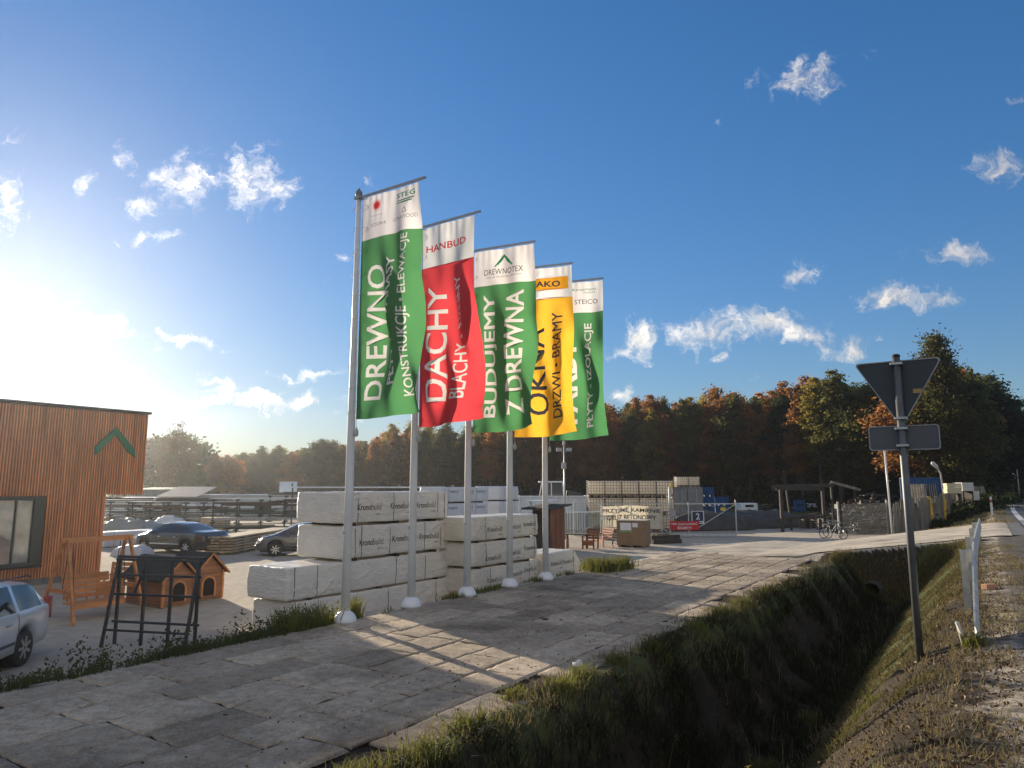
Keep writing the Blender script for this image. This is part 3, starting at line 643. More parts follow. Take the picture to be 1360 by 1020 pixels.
    if words:
        for part, x0, m2 in (('Krono', 0, INK), ('build', 1, PRINT_G), ('OSB/3', 2, PRINT_R)):
            b = MB()
            for (cx, cz) in words:
                if part == 'Krono': V, Fc = text_pts(part, hgt * 2.5, hgt * .85, .012, .06); dx, dz = -hgt * 1.25, 0
                elif part == 'build': V, Fc = text_pts(part, hgt * 2.0, hgt * .95, 0, .06); dx, dz = hgt * 1.05, .05 * hgt
                else: V, Fc = text_pts(part, hgt * 1.0, hgt * .2, .01, .06); dx, dz = hgt * 1.4, -hgt * 1.0
                vs = []
                for x, y in V:
                    xx = max(-L_/2 + .02, min(L_/2 - .02, cx + dx + x)); zz = max(.03, min(h - .03, cz + dz + y)); p = surf((xx, -w/2, zz)); vs.append((p.x, p.y - .004, p.z))
                b.add(vs, Fc)
            b.build('lettering', m2, t)
    if bearers:
        for a in (-L_*.38, 0, L_*.38):
            b = MB(); b.box((a, 0, -.04), (.09, w * .96, .07)); b.build('bearer', WOOD_DARK, t)
    return t
GL = 'wrapped board packs behind the nearest flagpoles'; GRR = 'wrapped board packs behind the middle flagpoles'; GB_ = 'wrapped board packs in the tall rear stack'
pack('long pale wrapped pack lying lowest, on the ground beside the nearest flagpole', 10.25, 15.85, -12.35, 1.27, -1.46, .66, WRAP, None, (-2.72, -2.1, .1, 1.9, 2.6), 1, GL)
pack('long creased white pack on the lowest long pack beside the nearest flagpole', 10.1, 15.7, -12.35, 1.27, -.74, .66, WRAP, None, (-2.62, -2.0, .5, 1.6, 2.6), 2, GL, .03)
pack('shorter printed pack resting on the long creased white pack', 11.55, 15.35, -12.3, 1.5, -.0, .72, WRAP, [(-.95, .33), (.15, .36), (1.15, .36)], (-1.5, -1.3, -.35, .95, 1.6), 3, GL)
pack('printed pack on top of the stack behind the nearest flagpole', 11.5, 15.32, -12.3, 1.5, .80, .70, WRAP, [(-1.0, .35), (.1, .36), (1.05, .36)], (-1.4, -.2, 1.5, 1.78), 4, GL)
pack('lowest cream pack of three behind the middle flagpole', 17.15, 20.85, -12.75, 1.35, -1.46, .68, WRAP_C, [(-.75, .3), (.4, .36), (1.3, .42)], (-1.0, .1, 1.2, 1.75), 5, GRR, k=.9)
pack('middle cream pack of three behind the middle flagpole', 17.05, 20.6, -12.72, 1.35, -.70, .68, WRAP_C, [(-.7, .2), (.4, .27), (1.4, .36)], (-1.1, .1, 1.65), 6, GRR, .04, k=.9)
pack('topmost cream pack of three with a frayed white cover', 16.9, 20.65, -12.7, 1.35, .05, .68, WRAP_C, [(-.6, .3), (.45, .33), (1.4, .38)], (-1.1, .1, 1.7), 7, GRR, .03, k=.9)
pack('single low white pack on the ground behind the farthest flagpole', 20.9, 23.6, -12.55, 1.3, -1.46, .86, WRAP_C, [(-.55, .5), (.3, .5)], (.62,), 8, 'low single board pack', .01, .62, .17, bearers=False, k=.9)
for k in range(4):
    pack(['lowest', 'second lowest', 'third', 'top'][k] + ' blue white pack in the tall stack standing behind the cream packs', 26.4 + .05 * k, 30.2 + .08 * k, -21.7, 1.3, -1.44 + .79 * k, .70, WRAP_B, [(-.9, .5), (.35, .5), (1.35, .5)] if k > 1 else None, (-1.35, .9), 10 + k, GB_, .015, 0, .15)
    pack(['lowest', 'second lowest', 'third', 'top'][k] + ' grey wrapped pack in the stack right of the tall blue white stack', 31.6 + .06 * k, 33.6, -21.9, 1.6, -1.44 + .80 * k, .72, WRAP_B, None, (-.5, .6), 20 + k, 'grey wrapped packs right of the tall stack', .03)
pack('white wrapped pack lying on the ground beyond the swing seat', 19.6, 22.6, -38.5, 1.2, -1.45, .75, WRAP_B, None, (-1, 1), 31, 'loose wrapped packs in the yard', .03)

# ------------------------------------------------------------------ slatted wooden building at the left
def building():
    t = thing('timber_clad_building', 'orange brown slatted wooden building with a large window and green gable emblem', 'building', P(0, -27.6 * .93, EYE - 3.1 * .93), TH); t.scale = (.93, .93, .93)
    Hh = 6.03; SA, SB, SC = -14.0, 14.0, 15.42; ZB = 2.84
    b = MB(); b.box(((SA + SB) / 2, 4.1, Hh / 2 - .05), (SB - SA, 8.0, Hh - .1)); b.box((SB + .71, 4.1, (Hh + ZB) / 2), (SC - SB - .02, 8.0, Hh - ZB - .1)); b.build('wall', mat('dark backing boards', (.24, .115, .055), .85, .2, 3, .1), t)
    SL = mat('orange brown battens', (.82, .34, .15), .6, .25, 2.5, .1, 30, stretch=(3, 3, .2), rnd_obj=.0)
    b = MB(); x = SA
    w0, w1, zw0, zw1 = 8.3, 11.92, .45, 2.80
    while x < SC - .03:
        d = .045 + rnd.uniform(-.003, .003); yy = .055
        if w0 - .05 < x < w1 + .03:
            b.box((x, -yy / 2 + .1, zw0 / 2), (d, yy, zw0)); b.box((x, -yy / 2 + .1, (zw1 + Hh) / 2 - .02), (d, yy, Hh - zw1 - .08))
        elif x < SB: b.box((x, -yy / 2 + .1, Hh / 2 - .03), (d, yy, Hh - .06))
        else: b.box((x, -yy / 2 + .1, (Hh + ZB) / 2 - .03), (d, yy, Hh - ZB - .06))
        x += .093
    b.build('slat_cladding', SL, t)
    b = MB(); b.box(((SA + SC) / 2, 4.05, Hh + .01), (SC - SA + .1, 8.3, .09)); b.build('roof_edge', DARK_STEEL, t)
    b = MB(); b.box((w0 + .1, .03, (zw0 + zw1) / 2), (.2, .14, zw1 - zw0)); b.box((w1 - .17, .03, (zw0 + zw1) / 2), (.34, .14, zw1 - zw0)); b.box(((w0 + w1) / 2 - .07, .03, zw0 + .06), (w1 - w0 - .55, .14, .12)); b.box(((w0 + w1) / 2 - .07, .03, zw1 - .06), (w1 - w0 - .55, .14, .12)); b.box((11.05, .045, (zw0 + zw1) / 2), (.06, .1, zw1 - zw0 - .25))
    f = b.build('window_frame', mat('dark green grey frame', (.05, .06, .05), .5, .1, 3, .02), t, bevel=.008)
    b = MB(); b.box(((w0 + w1) / 2 - .07, .07, (zw0 + zw1) / 2), (w1 - w0 - .5, .02, zw1 - zw0 - .2)); b.build('window_pane', mat('window glass', (.25, .27, .26), .06, .3, 1.2, 0, spec=1.0), f)
    b = MB(); b.box(((w0 + w1) / 2, -.02, zw0 - .03), (w1 - w0 + .1, .2, .04)); b.build('window_sill', DARK_STEEL, f)
    # green emblem: a gable of two thick bars
    b = MB(); b.prism([(14.16, 5.40), (14.16, 5.12), (13.62, 4.48), (13.46, 4.30), (13.44, 4.62)], .07, Matrix.Translation((0, .0, 0))); b.build('emblem', mat('green sign metal', (.015, .16, .075), .5, .1, 3, .02), t)
    b = MB(); b.prism([(14.164, 5.40), (14.9, 4.62), (14.98, 4.28), (14.70, 4.46), (14.164, 5.12)], .07); b.build('emblem', MATS['green sign metal'], t)
    b = MB(); b.box(((SA + SB) / 2, 4.1, -.22), (SB - SA - .05, 7.9, .46)); b.build('plinth', mat('grey plinth', (.2, .2, .19), .9, .2, 3, .1), t)
    b = MB(); b.tube([(13.9, .0, .1), (13.9, .0, 2.8)], .03, 8); b.build('downpipe', SL, t)
building()

# ------------------------------------------------------------------ cars
def ip(keys, x): return float(np.interp(x, [k[0] for k in keys], [k[1] for k in keys]))
def car(name, label, loc, heading, sp, paint):
    t = thing(name, label, 'car', loc, heading)
    L_ = sp['L']; xs = sorted(set([round(v, 3) for v in np.arange(0, L_ + .001, .06)] + [L_] + [w + d for w in sp['wheels'] for d in (-.37, -.33, .33, .37)] + [v for g in sp['side'] for v in g]))
    AR = .37; rh = sp.get('roof_hw', .60)
    def ring(x):
        zl = ip(sp['low'], x); zb = ip(sp['belt'], x); zt = max(ip(sp['top'], x), zb + .012); hw = ip(sp['hw'], x); A = 0
        for w in sp['wheels']:
            if abs(x - w) < AR: A = max(A, .31 + math.sqrt(AR**2 - (x - w)**2))
        z0 = max(zl, A); col = min(1, max(0, (zt - zb) / .35)); yw = lambda t_: (hw * .965) * (1 - t_) + (rh * col + (1 - col) * hw * .8) * t_
        pts = [(hw * .82, z0), (hw * .975, z0 + .03), (hw, z0 + (zb - z0) * .42), (hw * .992, z0 + (zb - z0) * .8), (hw * .965, zb)]
        hgt = zt - zb
        pts += [(yw(.07), zb + .07 * hgt), (yw(.86), zb + .86 * hgt), (yw(1) * .93, zt - .035 * col), (yw(1) * .5, zt - .008 * col), (0, zt)]
        return [(y, z) for y, z in pts]
    rings = []
    for x in xs:
        h_ = ring(x); rings.append([(x - L_/2, -y, z) for y, z in h_] + [(x - L_/2, y, z) for y, z in reversed(h_[:-1])])
    k = len(rings[0]); V = [p for r_ in rings for p in r_]
    parts = {'body': [], 'windscreen': [], 'rear_window': []}
    for i in range(len(xs) - 1):
        xm = (xs[i] + xs[i+1]) / 2
        for j in range(k - 1):
            f = (i*k+j, (i+1)*k+j, (i+1)*k+j+1, i*k+j+1); jj = min(j, k - 2 - j); side = 'right' if j < k // 2 else 'left'; key = 'body'
            if jj == 5:
                for gi, g in enumerate(sp['side']):
                    if g[0] <= xm <= g[1]: key = f'side_window{gi}{side}'
            if jj in (7, 8) or (jj == 6):
                if sp['ws'][0] < xm < sp['ws'][1]: key = 'windscreen'
                if sp['rw'][0] < xm < sp['rw'][1]: key = 'rear_window'
            parts.setdefault(key, []).append(f)
        parts['body'].append((i*k + k - 1, (i+1)*k + k - 1, (i+1)*k, i*k))
    parts['body'] += [tuple(range(k))[::-1], tuple(range((len(xs)-1)*k, len(xs)*k))]
    for key, fs in parts.items():
        if not fs: continue
        used = sorted({i for f in fs for i in f}); ix = {u: n_ for n_, u in enumerate(used)}
        b = MB(); b.add([V[u] for u in used], [tuple(ix[i] for i in f)[::-1] for f in fs])
        b.build('side_window' if key.startswith('side') else key, paint if key == 'body' else GLASS, t, key == 'body')
    hwm = max(v for _, v in sp['hw'])
    for w in sp['wheels']:
        for sd in (-1, 1):
            b = MB(); M_ = Matrix.Translation((w - L_/2, sd * (hwm - .13), .31)) @ Matrix.Rotation(R(90), 4, 'X')
            b.lathe([(.2, -.1), (.29, -.105), (.313, -.07), (.313, .07), (.29, .105), (.2, .1)], 28, M=M_); wo = b.build('wheel', BLACK, t, True)
            b = MB(); b.lathe([(.0, -.085), (.2, -.1), (.21, -.1), (.21, .1), (.2, .1), (.0, .085)], 24, M=M_); b.build('hub', mat('grey rim', (.22, .22, .23), .4, .1, 5, 0, metallic=.7), wo)
            b = MB()
            for q in range(7):
                a = 6.283 * q / 7; y = sd * (hwm - .13) + sd * .1
                b.bar((w - L_/2 + .03 * math.cos(a), y, .31 + .03 * math.sin(a)), (w - L_/2 + .195 * math.cos(a), y, .31 + .195 * math.sin(a)), .05, .02, (0, 1, 0))
            b.build('spokes', CHROME, wo)
            b = MB(); b.lathe([(.0, -.1), (.34, -.1), (.34, .1), (0, .1)], 20, M=Matrix.Translation((w - L_/2, sd * (hwm - .3), .33)) @ Matrix.Rotation(R(90), 4, 'X')); b.build('wheel_well', BLACK, t)
    b = MB(); b.box((0, 0, .27), (L_ - .5, hwm * 1.5, .16)); b.build('chassis', BLACK, t)
    TL = mat('red tail lamp', (.35, .015, .012), .15, .1, 5, 0); HL = mat('clear headlamp', (.6, .62, .62), .1, .1, 5, 0, spec=1)
    for sd in (-1, 1):
        if sp['tail'] == 'vertical':
            b = MB(); b.box((.06 - L_/2, sd * (ip(sp['hw'], .06) - .04), .86), (.18, .1, .42))
            b.build('tail_lamp', TL, t, True, .03)
        else:
            for yy in (.70, .48):
                b = MB(); b.lathe([(.02, -.02), (.085, -.015), (.085, .015), (.02, .02)], 16, M=Matrix.Translation((.06 - L_/2 + (.0 if yy < .6 else .05), sd * yy, .82)) @ Matrix.Rotation(R(90), 4, 'Y')); b.build('tail_lamp', TL, t)
        xf = L_ - .22
        b = MB(); b.box((xf - L_/2 - .03, sd * (ip(sp['hw'], xf) - .12), .66), (.3, .26, .15)); b.build('headlight', HL, t, True, .05)
        b = MB(); xm = sp['mirror'] - L_/2; b.box((xm, sd * (hwm + .06), ip(sp['belt'], sp['mirror']) + .06), (.13, .2, .13)); b.build('wing_mirror', paint, t, True, .04)
        for hx in sp['handles']:
            b = MB(); b.box((hx - L_/2, sd * (ip(sp['hw'], hx) + .005), .80), (.17, .03, .035)); b.build('door_handle', CHROME, t, True, .01)
        for dx in sp['seams']:
            b = MB(); pr = [ring(dx)[q] for q in (1, 2, 3, 4)]
            for (y0, z0), (y1, z1) in zip(pr[:-1], pr[1:]): b.bar((dx - L_/2, sd * (y0 + .0015), z0), (dx - L_/2, sd * (y1 + .0015), z1), .012, .006)
            b.build('door_seam', BLACK, t)
        b = MB(); x0, x1 = sp['wheels'][0] + .42, sp['wheels'][1] - .42; b.box(((x0 + x1) / 2 - L_/2, sd * (hwm + .0), .47), (x1 - x0, .025, .05)); b.build('side_moulding', sp['trim'], t, True, .008)
    b = MB(); b.box((-L_/2 - .012, 0, .66), (.02, .52, .115)); b.build('number_plate', mat('white plate', (.7, .7, .68), .5, .05, 4, 0), t)
    b = MB(); b.box((-L_/2 + .07, 0, .46), (.2, hwm * 1.62, .16)); b.build('rear_bumper', sp['bumper'], t, True, .05)
    if sp.get('rails'):
        for sd in (-1, 1):
            b = MB(); b.tube([(.35 - L_/2, sd * .56, 1.45), (.5 - L_/2, sd * .57, 1.5), (2.6 - L_/2, sd * .57, 1.53), (2.8 - L_/2, sd * .56, 1.47)], .016, 8); b.build('roof_rail', DARK_STEEL, t)
    return t
PAINT_D = mat('black green car paint', (.012, .016, .018), .22, .1, 2, 0, coat=1.0); PAINT_S = mat('silver car paint', (.62, .64, .66), .3, .05, 2, 0, coat=.8, metallic=.2); PAINT_G = mat('dark grey car paint', (.075, .078, .085), .25, .05, 2, 0, coat=1, metallic=.3)
SEDAN = dict(L=4.77, low=[(0, .36), (.3, .24), (4.4, .22), (4.77, .32)], belt=[(0, .80), (.12, .93), (.8, .98), (2.5, .95), (3.6, .92), (4.3, .80), (4.65, .62), (4.77, .46)],
    top=[(0, .82), (.06, 1.0), (.14, 1.05), (.72, 1.09), (1.05, 1.23), (1.5, 1.40), (1.9, 1.46), (2.4, 1.475), (2.8, 1.43), (3.1, 1.33), (3.75, 1.0), (4.3, .85), (4.65, .68), (4.77, .5)],
    hw=[(0, .66), (.1, .80), (.5, .89), (1.2, .91), (3.6, .91), (4.3, .84), (4.65, .70), (4.77, .55)], wheels=(1.03, 3.74), side=[(1.18, 1.98), (2.04, 3.2)], ws=(2.82, 3.72), rw=(.78, 1.52), roof_hw=.58, tail='round', mirror=3.1, handles=(1.75, 2.75), seams=(1.45, 2.0, 3.25), trim=CHROME, bumper=PAINT_D)
WAGON = dict(L=4.66, low=[(0, .40), (.25, .28), (4.3, .24), (4.66, .32)], belt=[(0, .88), (.1, .93), (2.5, .93), (3.5, .9), (4.2, .8), (4.55, .62), (4.66, .46)],
    top=[(0, .9), (.03, .96), (.10, 1.02), (.42, 1.36), (.62, 1.43), (1.2, 1.485), (2.2, 1.50), (2.75, 1.44), (3.0, 1.36), (3.6, .98), (4.2, .84), (4.55, .66), (4.66, .5)],
    hw=[(0, .74), (.08, .83), (.4, .87), (1.2, .875), (3.5, .875), (4.2, .82), (4.5, .7), (4.66, .55)], wheels=(.98, 3.68), side=[(.42, 1.22), (1.32, 2.02), (2.08, 3.0)], ws=(2.78, 3.55), rw=(.12, .42), roof_hw=.60, tail='vertical', mirror=3.0, handles=(1.62, 2.62), seams=(1.3, 2.05, 3.1), trim=DARK_STEEL, bumper=PAINT_S, rails=True)
HATCH = dict(L=4.15, low=[(0, .36), (.25, .24), (3.8, .22), (4.15, .32)], belt=[(0, .85), (.1, .95), (2.3, .95), (3.2, .92), (3.8, .8), (4.05, .62), (4.15, .46)],
    top=[(0, .87), (.05, 1.0), (.5, 1.38), (1.0, 1.49), (1.8, 1.5), (2.3, 1.44), (2.6, 1.32), (3.3, .99), (3.8, .86), (4.05, .66), (4.15, .5)],
    hw=[(0, .72), (.1, .82), (.5, .86), (3.1, .87), (3.8, .8), (4.05, .68), (4.15, .52)], wheels=(.72, 3.25), side=[(.75, 1.5), (1.56, 2.75)], ws=(2.36, 3.2), rw=(.1, .5), roof_hw=.6, tail='vertical', mirror=2.7, handles=(1.4, 2.3), seams=(1.0, 1.53, 2.8), trim=PAINT_G, bumper=PAINT_G)
# dark saloon beyond the swing: rear left wheel and front left wheel found on the ground
fl, rl = P(19.32, -34.29), P(19.87, -31.36); d = (fl - rl).normalized(); lft = Vector((-d.y, d.x, 0))
c = (fl + rl) / 2 + Vector((d.y, -d.x, 0)) * .8
car('parked_saloon', 'dark saloon car seen from its rear left, parked in the sunny yard', (c.x, c.y, -1.49), math.atan2(d.y, d.x), SEDAN, PAINT_D)
c = at(22, 885, -1.5); hd = Vector((.16, -.987, 0)); side = Vector((-hd.y, hd.x, 0))
c2 = c - side * .75 + hd * (4.66 / 2 - .98)
car('parked_estate_car', 'silver estate car cut off by the left edge, rear quarter showing', (c2.x, c2.y, -1.5), math.atan2(hd.y, hd.x), WAGON, PAINT_S)
c = at(365, 739, -1.5); hd = Vector((-.95, -.31, 0)).normalized(); side = Vector((-hd.y, hd.x, 0))
c2 = c - side * .75 - hd * (3.25 - 4.15 / 2)
car('parked_hatchback', 'dark grey hatchback half hidden behind the wrapped board packs', (c2.x, c2.y, -1.5), math.atan2(hd.y, hd.x), HATCH, PAINT_G)

# ------------------------------------------------------------------ garden goods beside the building
def swing():
    t = thing('garden_swing', 'orange wooden garden swing with a slatted bench on A frames', 'swing', P(9.2, -18.35, -1.5), TH)
    Ls = .75
    for sx in (-1, 1):
        for sy in (-1, 1):
            b = MB(); b.bar((sx * Ls * 1.08, sy * .85, 0), (sx * Ls * .98, sy * .09, 1.86), .09, .05, (1, 0, 0)); b.build('leg', WOOD_ORANGE, t, bevel=.005)
        b = MB(); b.bar((sx * Ls * 1.05, -.57, .7), (sx * Ls * 1.05, .57, .7), .045, .09); b.build('cross_tie', WOOD_ORANGE, t)
        for sy in (-.28, .3):
            b = MB(); b.tube([(sx * .6, sy * .25, 1.78), (sx * .6, sy, .62)], .01, 6); b.build('chain', DARK_STEEL, t)
        b = MB(); b.box((sx * .57, -.0, .64), (.06, .62, .05)); b.bar((sx * .57, -.28, .36), (sx * .57, -.28, .64), .05); b.build('armrest', WOOD_ORANGE, t)
    b = MB(); b.bar((-.86, 0, 1.86), (.86, 0, 1.86), .09, .12); b.build('top_beam', WOOD_ORANGE, t, bevel=.005)
    b = MB()
    for k in range(6): b.box((0, -.26 + k * .1, .37), (1.14, .085, .028))
    b.box((0, -.325, .33), (1.17, .03, .12)); b.build('seat', WOOD_ORANGE, t, bevel=.003)
    b = MB()
    for k in range(5): b.box((0, .28 + k * .045, .50 + k * .115), (1.12, .025, .095))
    for sx in (-.45, 0, .45): b.bar((sx, .29, .36), (sx, .50, 1.0), .05, .03)
    b.build('backrest', WOOD_ORANGE, t, bevel=.003)
swing()
def doghouse(label, s, n, L_, W_, hz_):
    t = thing('dog_kennel', label, 'dog kennel', P(s, n, -1.5), TH, 'wooden dog kennels')
    # gable faces the road (-y); ridge along y
    h, r_ = hz_, .42; y0 = -L_/2
    b = MB(); b.box((0, 0, h/2 + .05), (W_, L_, h))
    b.prism([(-W_/2, h + .05), (W_/2, h + .05), (0, h + r_ + .05)], L_)
    b.build('wall', mat('red brown kennel boards', (.30, .135, .07), .65, .3, 3, .25, 18, stretch=(.25, .25, 6)), t)
    for k in range(6):
        pass
    b = MB(); arch = [(-.17, .14), (.17, .14)] + [(.17 * math.cos(a), .45 + .17 * math.sin(a)) for a in np.linspace(0, math.pi, 10)]
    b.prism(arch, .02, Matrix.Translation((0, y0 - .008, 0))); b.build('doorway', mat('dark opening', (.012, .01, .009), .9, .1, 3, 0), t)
    b = MB()
    arch2 = [(.22 * math.cos(a), .45 + .22 * math.sin(a)) for a in np.linspace(0, math.pi, 10)]; arch1 = [(.172 * math.cos(a), .45 + .172 * math.sin(a)) for a in np.linspace(0, math.pi, 10)]
    ring = [(.22, .12)] + arch2 + [(-.22, .12), (-.172, .12)] + arch1[::-1] + [(.172, .12)]
    n_ = len(ring); b.add([(x, y0 - .03, z) for x, z in ring] + [(x, y0 - .001, z) for x, z in ring], [(i, (i+1) % n_, (i+1) % n_ + n_, i + n_) for i in range(n_)] + [(i, i+1, n_-2-i, n_-1-i) for i in range(n_//2 - 1)])
    b.build('door_surround', WOOD_ORANGE, t)
    for sx in (-1, 1):
        b = MB(); ov = .12; a = Vector((sx * (W_/2 + ov), 0, h + .05 - ov * r_ / (W_/2))); c = Vector((0, 0, h + r_ + .075)); d_ = (c - a); nn = Vector((-d_.z * sx, 0, d_.x * sx)).normalized() * (1 if True else 1)
        if nn.z < 0: nn = -nn
        vs = []
        for y in (-L_/2 - .13, L_/2 + .1):
            for q in (a + nn * .01, c + nn * .01, c + nn * .05, a + nn * .05): vs.append((q.x, y, q.z))
        b.add(vs, [(0, 1, 2, 3), (7, 6, 5, 4), (0, 4, 5, 1), (1, 5, 6, 2), (2, 6, 7, 3), (3, 7, 4, 0)]); rf = b.build('roof', ROOF_FELT, t)
        b = MB(); b.bar((a.x, -L_/2 - .145, a.z + .005), (0, -L_/2 - .145, c.z + .005), .025, .09, (0, 1, 0)); b.build('barge_board', WOOD_ORANGE, t)
    for sx in (-1, 1):
        b = MB(); b.bar((sx * (W_/2 + .005), y0 - .005, .03), (sx * (W_/2 + .005), y0 - .005, h + .03), .06, .06); b.build('corner_post', WOOD_ORANGE, t)
    b = MB(); b.box((0, 0, .02), (W_ + .02, L_ + .02, .05)); b.build('base', PALLET, t)
doghouse('wooden dog kennel nearer the swing, long dark felt roof behind the metal frame', 11.22, -18.92, 1.75, .86, .74)
doghouse('wooden dog kennel at the right of the pair, its arched doorway in the open', 12.28, -18.98, 1.3, .86, .78)
def armchair(name, label, s, n, rz, m=WOOD_ORANGE, w=.7):
    t = thing(name, label, 'garden seat', P(s, n, -1.5), rz)
    b = MB()
    for k in range(4): b.box((0, -.2 + k * .13, .42), (w, .11, .03))
    b.build('seat', m, t)
    b = MB()
    for k in range(4): b.box((0, .3 + k * .03, .55 + k * .13), (w, .025, .1))
    b.build('backrest', m, t)
    for sx in (-1, 1):
        for sy in (-.24, .3):
            b = MB(); b.bar((sx * w/2, sy, 0), (sx * w/2, sy + (.1 if sy > 0 else 0), .65 if sy < 0 else 1.0), .07, .05); b.build('leg', m, t)
        b = MB(); b.box((sx * w/2, .03, .66), (.09, .66, .035)); b.build('armrest', m, t)
    b = MB(); b.box((0, -.25, .3), (w, .03, .2)); b.build('apron', m, t)
    return t
armchair('wooden_armchair', 'bright orange wooden armchair in sunlight behind the swing', 10.9, -20.6, TH + R(-60))
armchair('wooden_armchair', 'second orange armchair, between the swing and the nearer dog kennel', 11.4, -19.9, TH + R(-75))
def frame_rack():
    a, b_ = at(152, 852, -1.45), at(258, 858, -1.45); a.z = b_.z = 0; L_ = (b_ - a).length; d_ = (b_ - a).normalized()
    t = thing('metal_frame_rack', 'dark ladder-like metal display frame standing in the weeds', 'rack', (a.x, a.y, -1.5), math.atan2(d_.y, d_.x))
    hh = 1.70; m = DARK_STEEL
    for k in range(4):
        b = MB(); x = L_ * k / 3; b.bar((x, 0, 0), (x, 0, hh), .05, .05); b.build('upright', m, t)
    for z in (.45, .98, 1.36, 1.66):
        b = MB(); b.bar((-.06, -.04, z), (L_ + .1, -.04, z), .035, .045); b.build('rail', m, t)
    for x in (-.02, L_ + .02):
        b = MB(); b.bar((x - .02, -.3, 0), (x, -.02, hh - .02), .05, .05); b.build('leg', m, t)
    b = MB(); b.bar((-.02, -.24, .32), (L_ + .02, -.24, .32), .035, .04); b.build('brace', m, t)
    b = MB(); b.bar((-.1, .05, hh + .01), (L_ + .12, .05, hh + .01), .06, .05); b.build('rail', m, t)
    b = MB(); b.bar((.1, .3, .9), (.62, .05, hh - .03), .04); b.build('brace', m, t)
frame_rack()

# ------------------------------------------------------------------ goods and sheds at the back left of the yard
def plank_pile(label, s, n, rz, L_, w, rows, cols, m, name='plank_stack', x=None):
    loc = P(s, n, -1.5) if x is None else Vector((x[0], x[1], -1.5))
    t = thing(name, label, 'timber stack', loc, rz, 'timber stacks in the yard')
    for k in range(rows):
        b = MB()
        for j in range(cols):
            b.box((rnd.uniform(-.06, .06), (j - (cols-1)/2) * w / cols, .1 + k * .13 + .05), (L_ * rnd.uniform(.95, 1.0), w / cols - .015, .075))
        b.build('plank_layer', m, t)
        b = MB()
        for q in (-.35, 0, .35): b.box((q * L_, 0, .075 + k * .13), (.06, w, .05))
        b.build('spacer', WOOD_DARK, t)
    return t
c1, c2 = at(297, 738, -1.5), at(375, 722, -1.5)
d = (c2 - c1); mid = (c1 + c2) / 2
plank_pile('long sawn plank stack between the dark saloon and the grey hatchback', 0, 0, math.atan2(d.y, d.x), d.length + 1.2, 1.3, 6, 6, WOOD_PINE, x=(mid.x - .3, mid.y + .8))
def tarp_heap(label, px, py, w, d_, h, m, z=-1.5, name='tarpaulin_heap'):
    p = at(px, py, z); b = MB(); K = 18; vs = []
    for i in range(K + 1):
        for j in range(K + 1):
            u, v = i / K * 2 - 1, j / K * 2 - 1; e = max(0, 1 - max(abs(u), abs(v)) ** 3)
            vs.append((u * w / 2, v * d_ / 2, h * e ** .6 * (1 + .25 * fb(u * 2 + px, v * 2, 1)) + .02))
    b.add(vs, [(i*(K+1)+j, (i+1)*(K+1)+j, (i+1)*(K+1)+j+1, i*(K+1)+j+1) for i in range(K) for j in range(K)])
    o = b.build(name, m, None, True, loc=(p.x, p.y, z), rz=rnd.uniform(-.4, .4)); tag(o, label, 'heap' if name == 'dark_heap' else 'covered heap'); return o
TARP_G = wrap_mat('grey green tarpaulin', (.30, .31, .26)); TARP_D = wrap_mat('dark tarpaulin', (.09, .10, .09))
tarp_heap('low long heap under a grey green tarpaulin beside the building corner', 172, 716, 4.2, 2.6, 1.1, TARP_G)
tarp_heap('white sheeted heap just behind the roof of the dark saloon', 222, 712, 2.2, 1.8, 1.15, WRAP_B)
tarp_heap('dark green netted heap right of the grey tarpaulin heap', 187, 713, 1.7, 1.7, 1.05, TARP_D)
tarp_heap('white plastic covered bundle on the ground left of the saloon bonnet', 176, 738, 1.6, 1.0, .45, WRAP_B)
p = at(285, 708, -1.5)
t = thing('wooden_crate', 'yellowish wooden crate behind the roof of the dark saloon', 'crate', (p.x, p.y, -1.5), R(8))
b = MB(); b.box((0, 0, .62), (1.75, 1.2, .9)); b.build('panel', mat('yellow plywood', (.42, .33, .2), .8, .15, 2, .1), t)
b = MB(); [b.box((x, 0, .09), (.12, 1.2, .16)) for x in (-.7, 0, .7)]; b.build('skid', PALLET, t)
for x in (-.84, 0, .84):
    b = MB(); b.box((x, -.61, .62), (.08, .03, .92)); b.build('batten', PALLET, t)
def cantilever_rack(label, loc, rz, L_, levels, goods, seed, hgt=2.3):
    r = random.Random(seed)
    t = thing('storage_rack', label, 'storage rack', loc, rz, 'storage racks with steel and timber in the yard')
    nb = max(2, int(L_ / 1.3)); G = mat('dark green rack steel', (.035, .05, .04), .6, .2, 5, .05)
    for k in range(nb + 1):
        x = -L_/2 + L_ * k / nb; b = MB(); b.bar((x, 0, 0), (x, 0, hgt), .09, .09); b.bar((x, -.5, .05), (x, .5, .05), .1, .1); b.build('upright', G, t)
    for lv in range(levels):
        z = .35 + lv * (hgt - .4) / max(1, levels - 1)
        b = MB()
        for k in range(nb + 1): x = -L_/2 + L_ * k / nb; b.bar((x, -.5, z), (x, .5, z), .06, .08)
        b.bar((-L_/2, -.45, z - .05), (L_/2, -.45, z - .05), .04); b.build('arm_level', G, t)
        b = MB(); m = goods[lv % len(goods)]
        if lv < levels - (1 if seed % 2 else 0):
            for q in range(r.randint(9, 16)):
                y = r.uniform(-.45, .4); zz = z + .07 + r.uniform(0, .28); x0 = -L_/2 + r.uniform(-.3, L_ * .3); x1 = x0 + r.uniform(.5, .75) * L_
                b.bar((x0, y, zz), (x1, y + r.uniform(-.05, .05), zz + r.uniform(-.02, .02)), r.uniform(.04, .1))
            b.build('stored_bars', m, t)
    b = MB(); b.box((0, 0, hgt + .04), (L_ + .2, 1.1, .05)); b.build('roof_sheet', mat('pale rack roof', (.4, .41, .4), .6, .2, 2, .05), t)
